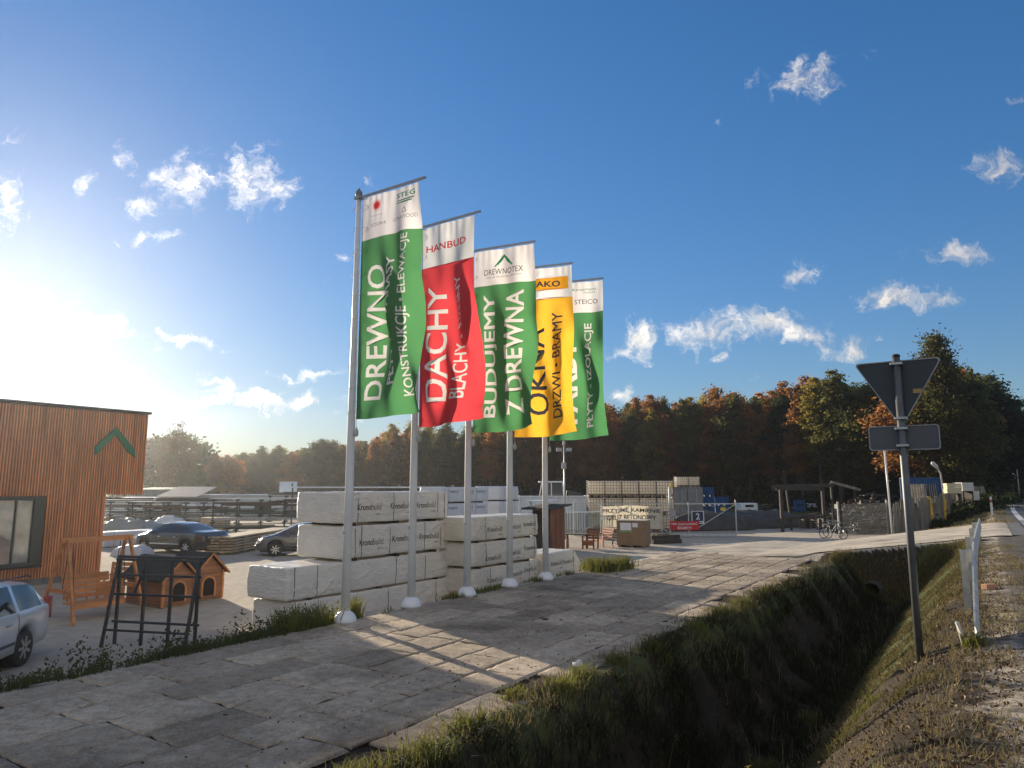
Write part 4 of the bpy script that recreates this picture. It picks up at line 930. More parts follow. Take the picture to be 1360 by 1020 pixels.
PALE_BAR = mat('pale steel bars', (.42, .43, .44), .45, .3, 6, .05, metallic=.5); RUST = mat('rusty steel bars', (.075, .045, .032), .85, .35, 6, .2); GREYBAR = mat('grey timber bars', (.2, .19, .17), .8, .3, 6, .1); GREENBAR = mat('dark green profiles', (.04, .06, .05), .6, .2, 6, .05)
def gpt(px, py, z=-1.5): return at(px, py, z)
p = gpt(345, 711); cantilever_rack('tall rack of pale bars behind the grey hatchback', (p.x, p.y, -1.5), R(4), 6.2, 5, [GREENBAR, PALE_BAR, GREENBAR, RUST], 3, 2.35)
p = gpt(245, 702); cantilever_rack('long dark rack full of pipes behind the dark saloon', (p.x, p.y, -1.5), R(-3), 8.5, 4, [GREENBAR, GREYBAR, RUST], 4, 2.0)
p = gpt(180, 699); cantilever_rack('dark pipe rack next to the corner of the slatted building', (p.x, p.y, -1.5), R(3), 7.0, 4, [RUST, GREENBAR, GREYBAR], 6, 2.0)
p = gpt(400, 693); cantilever_rack('rack with hanging lengths behind the printed board packs', (p.x, p.y, -1.5), R(-2), 6.0, 4, [GREENBAR, PALE_BAR, RUST], 8, 2.4)
def hall(label, x0, x1, y, z1, m, roof_m, openings, depth=6, lean=0.0):
    t = thing('storage_shed', label, 'shed', ((x0 + x1) / 2, y, -1.5), 0)
    L_ = x1 - x0; hh = z1 + 1.5
    b = MB(); n_ = int(L_ / .3); vs = []
    for i in range(n_ * 2 + 1):
        x = -L_/2 + L_ * i / (n_ * 2); yy = 0 if i % 2 else -.06
        vs += [(x, yy, 0), (x, yy, hh)]
    b.add(vs, [(2*i, 2*i+2, 2*i+3, 2*i+1) for i in range(n_ * 2)]); b.box((0, depth/2 + .02, hh/2), (L_, depth, hh)); b.build('wall', m, t)
    b = MB(); b.add([(-L_/2-.2, -.35, hh), (L_/2+.2, -.35, hh), (L_/2+.2, depth, hh + lean), (-L_/2-.2, depth, hh + lean), (-L_/2-.2, -.35, hh+.1), (L_/2+.2, -.35, hh+.1), (L_/2+.2, depth, hh + lean+.1), (-L_/2-.2, depth, hh + lean+.1)], [(0,3,2,1),(4,5,6,7),(0,1,5,4),(1,2,6,5),(2,3,7,6),(3,0,4,7)]); b.build('roof', roof_m, t)
    for (xa, xb, za, zb) in openings:
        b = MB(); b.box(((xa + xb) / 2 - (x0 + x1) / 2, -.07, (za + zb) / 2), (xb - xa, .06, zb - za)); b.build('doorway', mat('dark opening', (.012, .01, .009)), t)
Yb = 82
X = lambda px, Y: (px - 680) / F_PX * Y * .99
hall('long pale corrugated shed at the back of the yard, left of the printed packs', X(255, Yb), X(400, Yb), Yb, .75, WHITE_SHEET, WHITE_SHEET, [(X(340, Yb), X(362, Yb), .1, 1.1), (X(378, Yb), X(395, Yb), .1, 1.2)])
hall('pale shed with a dark open bay and a sloping roof at the back', X(212, Yb - 3), X(262, Yb - 3), Yb - 3, .55, WHITE_SHEET, mat('brown grey roof sheet', (.2, .19, .18), .7, .2, 2, .05), [(X(235, Yb), X(258, Yb), .15, 1.3)], 5, 1.1)
hall('low white shed seen under the overhang of the slatted building', X(140, Yb - 2), X(210, Yb - 2), Yb - 2, .15, WHITE_SHEET, WHITE_SHEET, [], 5, .3)
hall('dark teal roofed shed behind the row of white sheds', X(180, 96), X(240, 96), 96, 1.3, mat('teal sheet', (.10, .17, .17), .6, .1, 2, .02), mat('teal sheet', (.10, .17, .17)), [], 5, .3)
t = thing('hoarding', 'plain white hoarding board on legs beyond the back sheds', 'hoarding', (X(383, 86), 86, -1.5))
b = MB(); b.box((0, 0, 3.2), (2.1, .08, 1.3)); b.build('board', WHITE_SHEET, t)
for sx in (-.8, .8):
    b = MB(); b.bar((sx, .06, 0), (sx, .06, 3.6), .1); b.build('leg', STEEL, t)
t = thing('open_shelter', 'long low white roof on dark posts behind the printed board packs', 'shelter', (X(490, 62), 62, -1.5))
b = MB(); b.box((0, 0, 3.15), (13, 3, .12)); b.build('roof', WHITE_SHEET, t)
for k in range(6):
    b = MB(); b.bar((-6.2 + k * 2.48, -1.3, 0), (-6.2 + k * 2.48, -1.3, 3.1), .1); b.build('post', DARK_STEEL, t)
    b = MB(); b.bar((-6.2 + k * 2.48, -1.45, 3.22), (-6.2 + k * 2.48, -1.45, 3.5), .09); b.build('post_cap', DARK_STEEL, t)

# ------------------------------------------------------------------ shed, furniture and crate by the gate
XY = lambda px, Y: ((px - 680) / F_PX * Y * .985, Y)
def garden_shed():
    c = at(731, 737, -1.5); s, n = SN(c.x, c.y); Lx, Ly, hh = 1.35, 1.0, 2.2
    t = thing('garden_shed', 'small dark timber shed with a red brown side behind the farthest flagpole', 'shed', P(s + Lx/2, n - Ly/2, -1.5), TH)
    b = MB()
    for k in range(12): b.box((0, .0, .1 + k * .18), (Lx - .02, Ly - .02, .172))
    b.build('wall', WOOD_DARK, t)
    b = MB()
    for k in range(7): b.box((-Lx/2 + .1 + k * (Lx - .2)/6, -Ly/2 - .012, 1.08), ((Lx - .2)/6 - .008, .03, 2.12))
    b.build('door', mat('red brown vertical boards', (.27, .10, .05), .7, .3, 3, .2, 25, stretch=(2, 2, .3)), t)
    b = MB(); b.prism([(-Lx/2 - .5, hh - .12), (Lx/2 + .25, hh + .06), (Lx/2 + .25, hh + .14), (-Lx/2 - .5, hh - .04)], Ly + .6); b.build('roof', ROOF_FELT, t)
    b = MB(); b.box((-.1, .3, hh + .28), (1.9, 1.0, .05)); b.bar((-.8, .5, hh), (-.8, .5, hh + .27), .06); b.bar((.6, .5, hh), (.6, .5, hh + .27), .06); b.build('canopy_sheet', WHITE_SHEET, t)
garden_shed()
x, y = XY(799, 38.5); armchair('garden_bench', 'red brown wooden bench with a high back left of the cardboard crate', *SN(x, y), R(-68), WOOD_RED, 1.1)
x, y = XY(783, 37.0); armchair('garden_chair', 'red brown low wooden seat between the dark table and the bench', *SN(x, y), R(-30), WOOD_RED, .6)
x, y = XY(766, 37.5)
t = thing('garden_table', 'dark wooden garden table right of the small shed', 'table', (x, y, -1.5), R(-10))
b = MB(); [b.box((0, -.3 + k * .15, .72), (1.3, .14, .04)) for k in range(5)]; b.build('tabletop', WOOD_DARK, t)
for sx in (-.5, .5):
    b = MB(); b.bar((sx, -.3, 0), (sx, -.1, .7), .08); b.bar((sx, .3, 0), (sx, .1, .7), .08); b.build('leg', WOOD_RED, t)
x, y = XY(841, 38.6)
t = thing('packing_crate', 'large brown boarded packing crate with paper sheets stuck on its front', 'crate', (x, y, -1.5), R(-22))
b = MB(); b.box((0, 0, .75), (1.55, 1.3, 1.28)); b.build('panel', mat('brown board', (.26, .17, .095), .8, .12, 2, .06, 40), t, bevel=.01)
b = MB(); b.box((0, 0, 1.40), (1.6, 1.36, .04)); b.build('lid', mat('pale lid', (.55, .5, .42), .8, .1, 2, .03), t)
for sx in (-.65, 0, .65):
    b = MB(); b.box((sx, 0, .055), (.12, 1.28, .1)); b.build('skid', PALLET, t)
b = MB(); b.box((-.28, -.656, 1.02), (.58, .008, .50)); pp = b.build('paper_sheet', mat('white paper', (.72, .72, .74), .7, .05, 3, 0), t)
b = MB(); b.box((-.28, -.662, .83), (.56, .004, .12)); b.build('paper_band', mat('green print band', (.2, .32, .12), .7, .1, 3, 0), pp)
b = MB(); b.box((.22, -.656, 1.16), (.28, .008, .22)); b.build('paper_sheet', MATS['white paper'], t)

# ------------------------------------------------------------------ sliding gate, its signs, the banner
def gate():
    Y0 = 45.6; x0, x1, x2 = XY(762, Y0)[0], XY(889, Y0)[0], XY(977, Y0)[0]
    gz = -1.45; hh = 2.05
    t = thing('sliding_gate', 'long grey steel sliding gate of thin bars with diagonal braces', 'gate', (0, Y0, gz))
    b = MB(); b.bar((x0, 0, .12), (x2, 0, .12), .09, .16); b.bar((x0, 0, hh), (x2, 0, hh), .05, .06); b.build('frame', STEEL, t)
    for x in (x0, x0 + .3 * (x1 - x0), (x0 + x1) / 2 + .6, x1, (x1 + x2) / 2 - .9, x2):
        b = MB(); b.bar((x, 0, .2), (x, 0, hh + (.25 if x in (x1, x2) else .1)), .06); b.build('upright', STEEL, t)
    b = MB(); x = x1 + .06
    while x < x2: b.bar((x, .0, .2), (x, .0, hh), .014); x += .115
    b.build('bar_infill', DARK_STEEL, t)
    for (xa, za, xb, zb) in ((x0 + .3, .25, x0 + 3.6, hh - .1), (x1 - 3.4, hh - .1, x1 - .1, .3), (x1 + 1.7, .5, x2 - .05, hh - .05)):
        b = MB(); b.bar((xa, -.03, za), (xb, -.03, zb), .05, .04); b.build('brace', STEEL, t)
    t2 = thing('gate_post', 'grey steel gate post with a yellow lamp on top', 'gate post', (x1 + .15, Y0 + .5, gz))
    b = MB(); b.bar((0, 0, 0), (0, 0, 3.1), .13); b.build('post', STEEL, t2)
    b = MB(); b.lathe([(.05, 3.1), (.1, 3.13), (.1, 3.3), (.05, 3.36)], 12, (.12, -.05, 0)); b.build('warning_lamp', mat('yellow lamp', (.7, .55, .08), .3, .1, 3, 0, transl=.3), t2)
    xs_ = XY(926, Y0)[0]
    t3 = thing('gate_number_sign', 'dark blue square sign with a white number 2 on the gate', 'sign', (xs_, Y0 - .07, gz + 1.2))
    b = MB(); b.box((0, 0, 0), (.80, .02, .80)); b.build('plate', mat('white sign plate', (.6, .6, .62), .5, .05, 3, 0), t3, bevel=.005)
    b = MB(); b.box((0, -.014, .07), (.68, .012, .58)); b.build('panel', mat('navy sign blue', (.012, .018, .07), .5, .05, 3, 0), t3)
    lettering('2', .24, .40, lambda x, y: (x, -.024, y + .07), WHITE_INK, t3, .02); lettering('BRAMA', .56, .10, lambda x, y: (x, -.014, y - .31), MATS['navy sign blue'], t3, .02)
    t4 = thing('warning_banner', 'red banner with white writing tied low on the gate', 'banner', ((x1 + XY(927, Y0)[0]) / 2, Y0 - .1, gz + .72))
    w = XY(927, Y0)[0] - x1; b = MB(); K = 20; vs = []
    ff = lambda x, z: (x, .03 * math.sin(x * 5) * (1 - z) , z - .04 * math.cos(x / w * 3))
    for i in range(K + 1):
        for z in (-.28, 0, .28): vs.append(ff(-w/2 + w * i / K, z))
    b.add(vs, [(i*3+j, (i+1)*3+j, (i+1)*3+j+1, i*3+j+1) for i in range(K) for j in range(2)]); b.build('cloth', mat('red banner cloth', (.62, .035, .045), .7, .1, 3, .03, transl=.25), t4)
    for body, z, ln in (('NIE ZASTAWIAĆ', .12, w * .9), ('BRAMY!!!', -.13, w * .5)):
        lettering(body, ln, .17, lambda x, y: (ff(x, z + y)[0], ff(x, z + y)[1] - .012, ff(x, z + y)[2]), WHITE_INK, t4, .02, .2)
    b = MB(); b.box((XY(960, Y0)[0], Y0 - .08, gz + 1.72), (.32, .02, .2)); tag(b.build('yellow_tag', mat('yellow plate', (.6, .42, .03), .6, .1, 3, 0)), 'small yellow plate near the top right corner of the gate', 'plate')
    b = MB(); b.box((XY(893, Y0)[0], Y0 - .08, gz + 1.5), (.36, .02, .45)); tag(b.build('notice_board', mat('grey notice', (.3, .3, .31), .6, .1, 3, 0)), 'small grey notice beside the gate post, left of the number sign', 'notice')
    # banner hung on the fence behind
    Yb_ = 46.6; xa, xb = XY(798, Yb_)[0], XY(879, Yb_)[0]; w = xb - xa
    t5 = thing('advertising_banner', 'cream banner with black capital letters behind the gate', 'banner', ((xa + xb) / 2, Yb_, -.28))
    b = MB(); vs = []; ff2 = lambda x, z: (x, .05 * math.sin(x * 2.6 + z), z + .035 * math.cos(x * 1.7))
    for i in range(25):
        for j in range(7): vs.append(ff2(-w/2 + w * i / 24, -.72 + 1.44 * j / 6))
    b.add(vs, [(i*7+j, (i+1)*7+j, (i+1)*7+j+1, i*7+j+1) for i in range(24) for j in range(6)]); b.build('cloth', mat('cream banner cloth', (.74, .66, .5), .7, .1, 2, .03, transl=.35), t5, True)
    for body, z, ln in (('PRZYJMĘ KAMIENIE', .40, w * .94), ('GRUZ BETONOWY', -.02, w * .80)):
        lettering(body, ln, .32, lambda x, y: (ff2(x, z + y)[0], ff2(x, z + y)[1] - .015, ff2(x, z + y)[2]), INK, t5, .02, .25)
    for x in (-w/2, w/2):
        b = MB(); b.bar((x, .06, -1.2), (x, .06, .85), .06); b.build('pole', STEEL, t5)
gate()
Yg = 47.5; xa, xb = XY(752, Yg)[0], XY(800, Yg)[0]
t = thing('bar_fence', 'grey green upright bar fence panel right of the small shed', 'fence', ((xa + xb) / 2, Yg, -1.45))
b = MB(); w = xb - xa; k = 0
while k * .16 < w: b.box((-w/2 + k * .16, 0, .75), (.07, .03, 1.35)); k += 1
b.build('bar_infill', mat('grey green bars', (.22, .25, .23), .6, .15, 3, .05), t)
b = MB(); b.bar((-w/2, 0, 1.44), (w/2, 0, 1.5), .12, .08); b.build('top_rail', WHITE_SHEET, t)
b = MB(); b.bar((-w/2, 0, .1), (w/2, 0, .1), .06); b.build('bottom_rail', STEEL, t)
x, y = XY(750, 44.2)
t = thing('lamp_post', 'thin grey lamp post with floodlights and a box behind the farthest flag', 'lamp post', (x, y, -1.5))
b = MB(); b.tube([(0, 0, 0), (0, 0, 5.7)], [.06, .045], 10); b.build('pole', STEEL, t, True)
b = MB(); b.box((-.02, -.1, 4.45), (.28, .14, .40)); b.build('box', mat('grey box', (.35, .36, .38), .6, .1, 3, .02), t, bevel=.02)
for sx in (-.32, .3):
    b = MB(); b.box((sx, -.1, 5.45), (.34, .16, .22)); b.bar((0, 0, 5.4), (sx, 0, 5.4), .04); b.build('floodlight', mat('grey box', (.35, .36, .38)), t, bevel=.02)
b = MB(); b.box((0, 0, 5.85), (.16, .16, .3)); b.build('camera_head', MATS['grey box'], t, bevel=.02)

# ------------------------------------------------------------------ water tanks, containers and yard clutter
def ibc0():
    t = thing('caged_water_tank', '', 'water tank', (0, 0, 0), 0)
    b = MB(); b.box((0, 0, .64), (1.12, .94, .92)); b.build('tank', PLASTIC_W, t, True, .07)
    b = MB(); b.lathe([(.12, 1.1), (.12, 1.15), (.02, 1.155)], 14); b.build('cap', BLACK, t)
    b = MB()
    for z in (.2, .4, .6, .8, 1.0, 1.12):
        for y in (-.5, .5): b.bar((-.6, y, z), (.6, y, z), .022)
        for x in (-.6, .6): b.bar((x, -.5, z), (x, .5, z), .03)
    for i in range(7):
        x = -.6 + 1.2 * i / 6
        for y in (-.51, .51): b.bar((x, y, .14), (x, y, 1.12), .022)
    for i in range(1, 5):
        y = -.5 + 1.0 * i / 5
        for x in (-.61, .61): b.bar((x, y, .14), (x, y, 1.12), .022)
    b.build('cage', mat('dull cage wire', (.12, .115, .11), .6, .1, 5, 0), t)
    b = MB()
    for x in (-.5, 0, .5): b.box((x, 0, .05), (.14, 1.0, .1))
    b.box((0, 0, .12), (1.2, 1.0, .035)); b.build('pallet', PALLET, t)
    return t
ib = ibc0(); Y0 = 51.5; first = True
xl, xr = XY(780, Y0)[0], XY(892, Y0)[0]
for lv in range(3):
    for k in range(5):
        x = xl + (k + .5) * (xr - xl) / 5
        lab = 'milky caged water tank, ' + ['first from the left', 'second from the left', 'middle one', 'second from the right', 'last on the right'][k] + ' in the ' + ['bottom', 'middle', 'top'][lv] + ' row behind the cream banner'
        loc = (x + rnd.uniform(-.03, .03), Y0 - .12 * k + rnd.uniform(-.05, .05), -1.42 + lv * 1.2)
        if first: ib.location = loc; ib['label'] = lab; ib['group'] = 'caged water tanks stacked behind the banner'; first = False
        else: dup(ib, loc, rnd.uniform(-.03, .03), lab, 'caged water tanks stacked behind the banner')
def container(name, label, xa, xb, Y, z0, z1, m, depth=2.4, rz=0.0, doors=False):
    t = thing(name, label, 'container', ((xa + xb) / 2, Y + depth / 2, z0), rz); w, h = xb - xa, z1 - z0
    b = MB(); n_ = max(4, int(w / .14)); vs = []
    for i in range(n_ * 2 + 1):
        x = -w/2 + .06 + (w - .12) * i / (n_ * 2); yy = -depth/2 + (0 if (i // 2) % 2 else .035)
        vs += [(x, yy, .12), (x, yy, h - .1)]
    b.add(vs, [(2*i, 2*i+2, 2*i+3, 2*i+1) for i in range(n_ * 2)]); b.box((0, .03, h/2), (w - .02, depth - .08, h - .06)); b.build('wall', m, t)
    b = MB()
    for x in (-w/2, w/2):
        for y in (-depth/2, depth/2): b.box((x, y, h/2), (.12, .12, h))
    for z in (.07, h - .06):
        b.box((0, -depth/2, z), (w - .1, .1, .12)); b.box((w/2, 0, z), (.1, depth - .1, .12)); b.box((-w/2, 0, z), (.1, depth - .1, .12))
    b.build('frame', m, t)
    if doors:
        for x in (-w/4, w/4):
            b = MB(); b.box((x, -depth/2 - .03, h/2), (w/2 - .1, .05, h - .3)); d_ = b.build('door', m, t, bevel=.01)
            b = MB(); b.tube([(x + .15, -depth/2 - .08, .15), (x + .15, -depth/2 - .08, h - .15)], .025, 8); b.build('lock_bar', STEEL, d_)
    return t
Yc = 54; container('white_container', 'long pale blue white container behind the small shed', XY(690, Yc)[0], XY(781, Yc)[0], Yc, -1.5, 1.02, WHITE_SHEET)
Yc = 58; tgc = container('grey_container', 'tall grey steel container with doors right of the stacked water tanks', XY(894, Yc)[0], XY(933, Yc)[0], Yc, -1.45, 1.66, GREY_SHEET, 2.0, 0, True)
for k, px in enumerate((906, 921)):
    x, y = XY(px, 58.9); dup(ib, (x, y, 1.69), .04, 'caged water tank on top of the grey container, ' + ('left one' if k == 0 else 'right one'), 'caged water tanks on the grey container', (.82, .9, .72))
def pallet_box(label, px, Y, z):
    x, y = XY(px, Y)
    t = thing('plastic_pallet_box', label, 'plastic box', (x, y, z), rnd.uniform(-.1, .1), 'blue plastic pallet boxes in the yard')
    b = MB(); b.box((0, 0, .46), (1.16, .96, .58)); b.build('box', BLUE, t, bevel=.03)
    b = MB()
    for k in range(5): b.box((-.48 + k * .24, -.49, .46), (.05, .04, .56))
    b.box((0, -.49, .73), (1.2, .06, .07)); b.build('rib', BLUE, t)
    for sx in (-.48, 0, .48):
        b = MB(); b.box((sx, 0, .08), (.14, .94, .16)); b.build('foot', BLUE, t)
for k in range(4): pallet_box(['lowest', 'second', 'third', 'topmost'][k] + ' blue box in the tall stack right of the grey container', 938, 59.5, -1.45 + .78 * k)
for k in range(3): pallet_box(['lowest', 'middle', 'top'][k] + ' blue box in the shorter stack behind the gate', 957, 60.5, -1.45 + .78 * k)
for k in range(2): pallet_box(['lower', 'upper'][k] + ' blue box in the stack seen through the timber frame', 1062, 92, -1.45 + .78 * k)
def tractor():
    x, y = XY(738, 62)
    t = thing('wheel_loader', 'dark wheel loader whose cab shows above the pale container', 'loader', (x, y, -1.5))
    b = MB(); b.box((.2, 0, 1.5), (3.4, 1.7, 1.1)); b.prism([(.9, 2.0), (2.4, 1.95), (2.2, 2.7), (1.0, 2.9)], 1.5); b.build('body', DARK_STEEL, t, bevel=.08)
    b = MB(); b.prism([(-1.5, 2.0), (.7, 2.0), (.55, 3.55), (-1.2, 3.55)], 1.55); cb = b.build('cab', mat('dark cab glass', (.05, .06, .065), .1, .1, 2, 0), t, bevel=.05)
    b = MB()
    for (xa, za, xb, zb) in ((-1.5, 2, -1.2, 3.55), (.7, 2, .55, 3.55), (-.4, 2, -.4, 3.55)): b.bar((xa, -.79, za), (xb, -.79, zb), .08)
    b.build('cab_frame', WHITE_SHEET, cb)
    b = MB(); b.box((-.35, 0, 3.62), (2.2, 1.7, .12)); b.build('roof', WHITE_SHEET, t)
    b = MB(); b.bar((-2.6, -.5, 1.0), (-1.2, -.5, 2.4), .2, .25); b.bar((-2.6, .5, 1.0), (-1.2, .5, 2.4), .2, .25); b.box((-3.1, 0, .8), (.7, 2.0, .7)); b.build('loader_arm', DARK_STEEL, t)
    for sx in (-1.2, 1.5):
        for sy in (-.8, .8):
            b = MB(); b.lathe([(.3, -.2), (.7, -.2), (.72, 0), (.7, .2), (.3, .2)], 20, M=Matrix.Translation((sx, sy, .72)) @ Matrix.Rotation(R(90), 4, 'X')); b.build('wheel', BLACK, t)
tractor()
def trailer(label, px, Y, w, h, m, cat='trailer', name='small_trailer'):
    x, y = XY(px, Y); t = thing(name, label, cat, (x, y, hz(x, y)), .1)
    b = MB(); b.box((0, 0, .55 + h/2), (w, 1.5, h)); b.build('body', m, t, bevel=.05)
    b = MB(); b.bar((w/2, 0, .5), (w/2 + .9, 0, .45), .08); b.build('drawbar', STEEL, t)
    b = MB(); b.box((0, -.76, .55 + h * .6), (w * .5, .02, h * .35)); b.build('window', GLASS, t)
    for sy in (-.7, .7):
        b = MB(); b.lathe([(.1, -.09), (.32, -.09), (.32, .09), (.1, .09)], 16, M=Matrix.Translation((0, sy, .32)) @ Matrix.Rotation(R(90), 4, 'X')); b.build('wheel', BLACK, t)
trailer('small white trailer standing in shade far behind the right end of the gate', 992, 84, 2.0, .8, WHITE_SHEET)
trailer('low white trailer far behind the timber frame', 1090, 96, 3.2, .5, WHITE_SHEET)

HEAPM = mat('dark heap grey', (.07, .068, .066), .95, .3, 3, .6, 40)  # low heaps put in to darken the yard by the gate
tarp_heap('dark grey heap just right of the gate end', 1008, 699, 7.5, 5.0, 1.15, HEAPM, -1.45, 'dark_heap')
tarp_heap('dark heap seen through the bars of the gate', 930, 702, 7.0, 4.5, 1.2, HEAPM, -1.45, 'dark_heap')
def pallets(label, px, Y, n_, rz):
    x, y = XY(px, Y); t = thing('pallet_stack', label, 'pallet stack', (x, y, hz(x, y)), rz, 'stacks of wooden pallets in the yard')
    for k in range(n_):
        b = MB(); z = k * .15
        for q in range(5): b.box((0, -.35 + q * .175, z + .13), (1.2, .12, .022))
        for q in (-.5, 0, .5): b.box((q, 0, z + .065), (.1, .8, .1))
        b.build('pallet', PALLET, t)
pallets('stack of pallets right of the packing crate', 874, 42.5, 3, .3); pallets('low pallet stack behind the bench at the gate', 812, 43.5, 5, -.2)
pallets('pallet stack under the timber frame beam', 1072, 54.5, 5, .1); pallets('tall pallet stack behind the mesh fence', 1152, 57, 13, .2); pallets('pallet stack right of the tall one behind the mesh fence', 1170, 56, 10, -.1)
x, y = XY(884, 40.5); t = thing('timber_beams', 'dark beams lying on the ground at the foot of the gate post', 'timber', (x, y, hz(x, y)), .4)
for k, (dx, dy, dz) in enumerate(((0, 0, .12), (.1, .3, .12), (0, .15, .36))):
    b = MB(); b.box((dx, dy, dz), (1.9, .24, .22)); b.build('beam', WOOD_DARK, t)
# timber frame, scrap, bicycles, fences at the right
def timber_frame():
    t = thing('timber_gantry', 'dark open timber frame of posts and beams at the yard entrance', 'timber frame', (0, 0, 0))
    pts = {'a': XY(1038, 50.5), 'b': XY(1094, 52.5), 'c': XY(1050, 58), 'd': XY(1106, 55)}
    for k, (px_, py_) in pts.items():
        z = hz(px_, py_); b = MB(); lean = .25 if k == 'c' else 0
        b.bar((px_, py_, z), (px_ - lean, py_, 1.62 if k != 'd' else 2.0), (.2 if k in 'ab' else .15)); b.build('post', WOOD_DARK, t)
    b = MB(); (ax, ay), (bx, by) = pts['a'], pts['d']; b.bar((ax - .5, ay, 1.68), (bx + .1, by, 1.8), .2, .26); b.build('beam', WOOD_DARK, t)
    b = MB(); b.bar((ax - .2, ay + .3, 1.52), (pts['b'][0] + .2, pts['b'][1] + .2, 1.5), .14, .18); b.build('beam', WOOD_DARK, t)
    b = MB(); b.bar((bx, by, 2.05), (bx + 2.0, by - .5, 1.45), .14, .2); b.build('brace', WOOD_GREY, t)
    b = MB(); x, y = XY(1068, 52); z = hz(x, y)
    b.bar((x - 1.5, y, z + .85), (x + 1.5, y + .3, z + .95), .35, .22); b.bar((x - 1.5, y + .5, z + .75), (x + 1.4, y + .9, z + 1.1), .3, .2); b.bar((x - 1.0, y, z), (x - 1.0, y, z + .8), .15); b.bar((x + 1.2, y + .2, z), (x + 1.2, y + .2, z + .8), .15); b.build('cross_timber', WOOD_DARK, t)
timber_frame()
def scrap_heap(label, px0, px1, Y0, Y1, h, nbars, seed, pale=.12):
    r = random.Random(seed); bs = {k: MB() for k in ('d', 'r', 'p')}
    xc = (XY(px0, Y0)[0] + XY(px1, Y1)[0]) / 2; yc = (Y0 + Y1) / 2; hw = abs(XY(px1, yc)[0] - XY(px0, yc)[0]) / 2; z0 = hz(xc, yc)
    for q in range(nbars):
        u, v = r.uniform(-1, 1), r.uniform(-1, 1); top = h * (1 - .5 * abs(u) ** 2) * (1 - .4 * abs(v)); z = r.uniform(0.0, top)
        a = r.uniform(0, 6.28); L_ = r.uniform(.4, 2.0); e = r.uniform(-.35, .35)
        d_ = Vector((math.cos(a), math.sin(a) * .6, e)) * L_ / 2; c = Vector((u * hw, v * (Y1 - Y0) / 2, max(.1, z)))
        k = 'p' if r.random() < pale else ('r' if r.random() < .45 else 'd')
        if r.random() < .25: bs[k].box(c, (r.uniform(.2, .7), r.uniform(.05, .4), r.uniform(.1, .4)), rz=a)
        else: bs[k].bar(c - d_, c + d_, r.uniform(.03, .09))
    t = thing('scrap_heap', label, 'scrap heap', (xc, yc, z0))
    for k, m, nm in (('d', DARK_STEEL, 'dark_scrap'), ('r', RUST, 'rusty_scrap'), ('p', PALE_BAR, 'pale_scrap')):
        o = bs[k].build(nm, m, t); o['kind'] = 'stuff'
scrap_heap('heap of tangled scrap metal behind the mesh fence at the entrance', 1112, 1180, 45, 50, 1.5, 340, 4, .2)
scrap_heap('long dark heap of stacked scrap and timber behind the fences', 1108, 1200, 54, 60, 2.6, 420, 5, .06)
scrap_heap('low row of mixed scrap lying along the far edge of the yard', 985, 1100, 98, 104, 1.0, 220, 6, .12)
def bicycle(label, px, py, z, rz, m, tilt=0.0):
    p = at(px, py, z); t = thing('bicycle', label, 'bicycle', (p.x, p.y, hz(p.x, p.y)), rz, 'old bicycles leaning at the scrap fence')
    t.rotation_euler = (tilt, 0, rz)
    for x in (-.52, .52):
        b = MB(); b.tube([(x + .32 * math.cos(a), 0, .34 + .32 * math.sin(a)) for a in np.linspace(0, 2 * math.pi, 29)], .022, 6, False); wo = b.build('wheel', m if x > 0 else BLACK, t)
        b = MB()
        for k in range(10):
            a = 6.283 * k / 10; b.bar((x, 0, .34), (x + .31 * math.cos(a), 0, .34 + .31 * math.sin(a)), .006)
        b.build('spokes', STEEL, wo)
    b = MB(); J = {'bb': (-.08, 0, .32), 'st': (-.22, 0, .82), 'hd': (.34, 0, .84), 'ra': (-.52, 0, .34), 'fa': (.52, 0, .34)}
    for a, c in (('bb', 'st'), ('bb', 'hd'), ('st', 'hd'), ('bb', 'ra'), ('st', 'ra'), ('hd', 'fa')): b.bar(J[a], J[c], .035)
    b.build('frame', m, t)
    b = MB(); b.tube([(.34, 0, .84), (.32, 0, 1.0)], .015, 6); b.tube([(.30, -.28, 1.02), (.36, 0, 1.0), (.30, .28, 1.02)], .014, 6); b.build('handlebar', STEEL, t)
    b = MB(); b.tube([(-.22, 0, .82), (-.24, 0, .95)], .014, 6); b.box((-.22, 0, .97), (.24, .13, .05)); b.build('saddle', BLACK, t)
bicycle('old white rimmed bicycle leaning by the fence post', 1104, 712, -1.2, R(15), mat('cream bicycle paint', (.6, .58, .52), .5, .1, 3, 0), R(10))
bicycle('dark bicycle facing the road in front of the mesh fence post', 1110, 713, -1.2, R(115), DARK_STEEL, R(-8))
bicycle('pale bicycle tipped over among the scrap behind the mesh fence', 1140, 708, -1.2, R(160), STEEL, R(50))
def mesh_fence():
    a, c = Vector((*XY(1113, 42.6), 0)), Vector((*XY(1178, 41.2), 0)); t = thing('mesh_fence', 'see-through wire mesh fence with pale posts before the scrap heap', 'fence', (0, 0, 0))
    za, zc = hz(a.x, a.y), hz(c.x, c.y); hh = 2.0
    for f_ in (0, 1.0):
        p = a.lerp(c, f_); z = hz(p.x, p.y); b = MB(); b.bar((p.x, p.y, z - .1), (p.x, p.y, z + hh + .1), .09); b.build('post', mat('pale concrete post', (.42, .40, .36), .85, .15, 5, .2), t)
    b = MB()
    for k in range(1, 46):
        p = a.lerp(c, k / 46); z = hz(p.x, p.y) + .05; b.bar((p.x, p.y, z), (p.x, p.y, z + hh - .1), .014)
    for zz in (.15, .55, 1.0, 1.45, hh - .12): b.bar((a.x, a.y, za + zz), (c.x, c.y, zc + zz), .014)
    b.build('wire_mesh', DARK_STEEL, t)
mesh_fence()
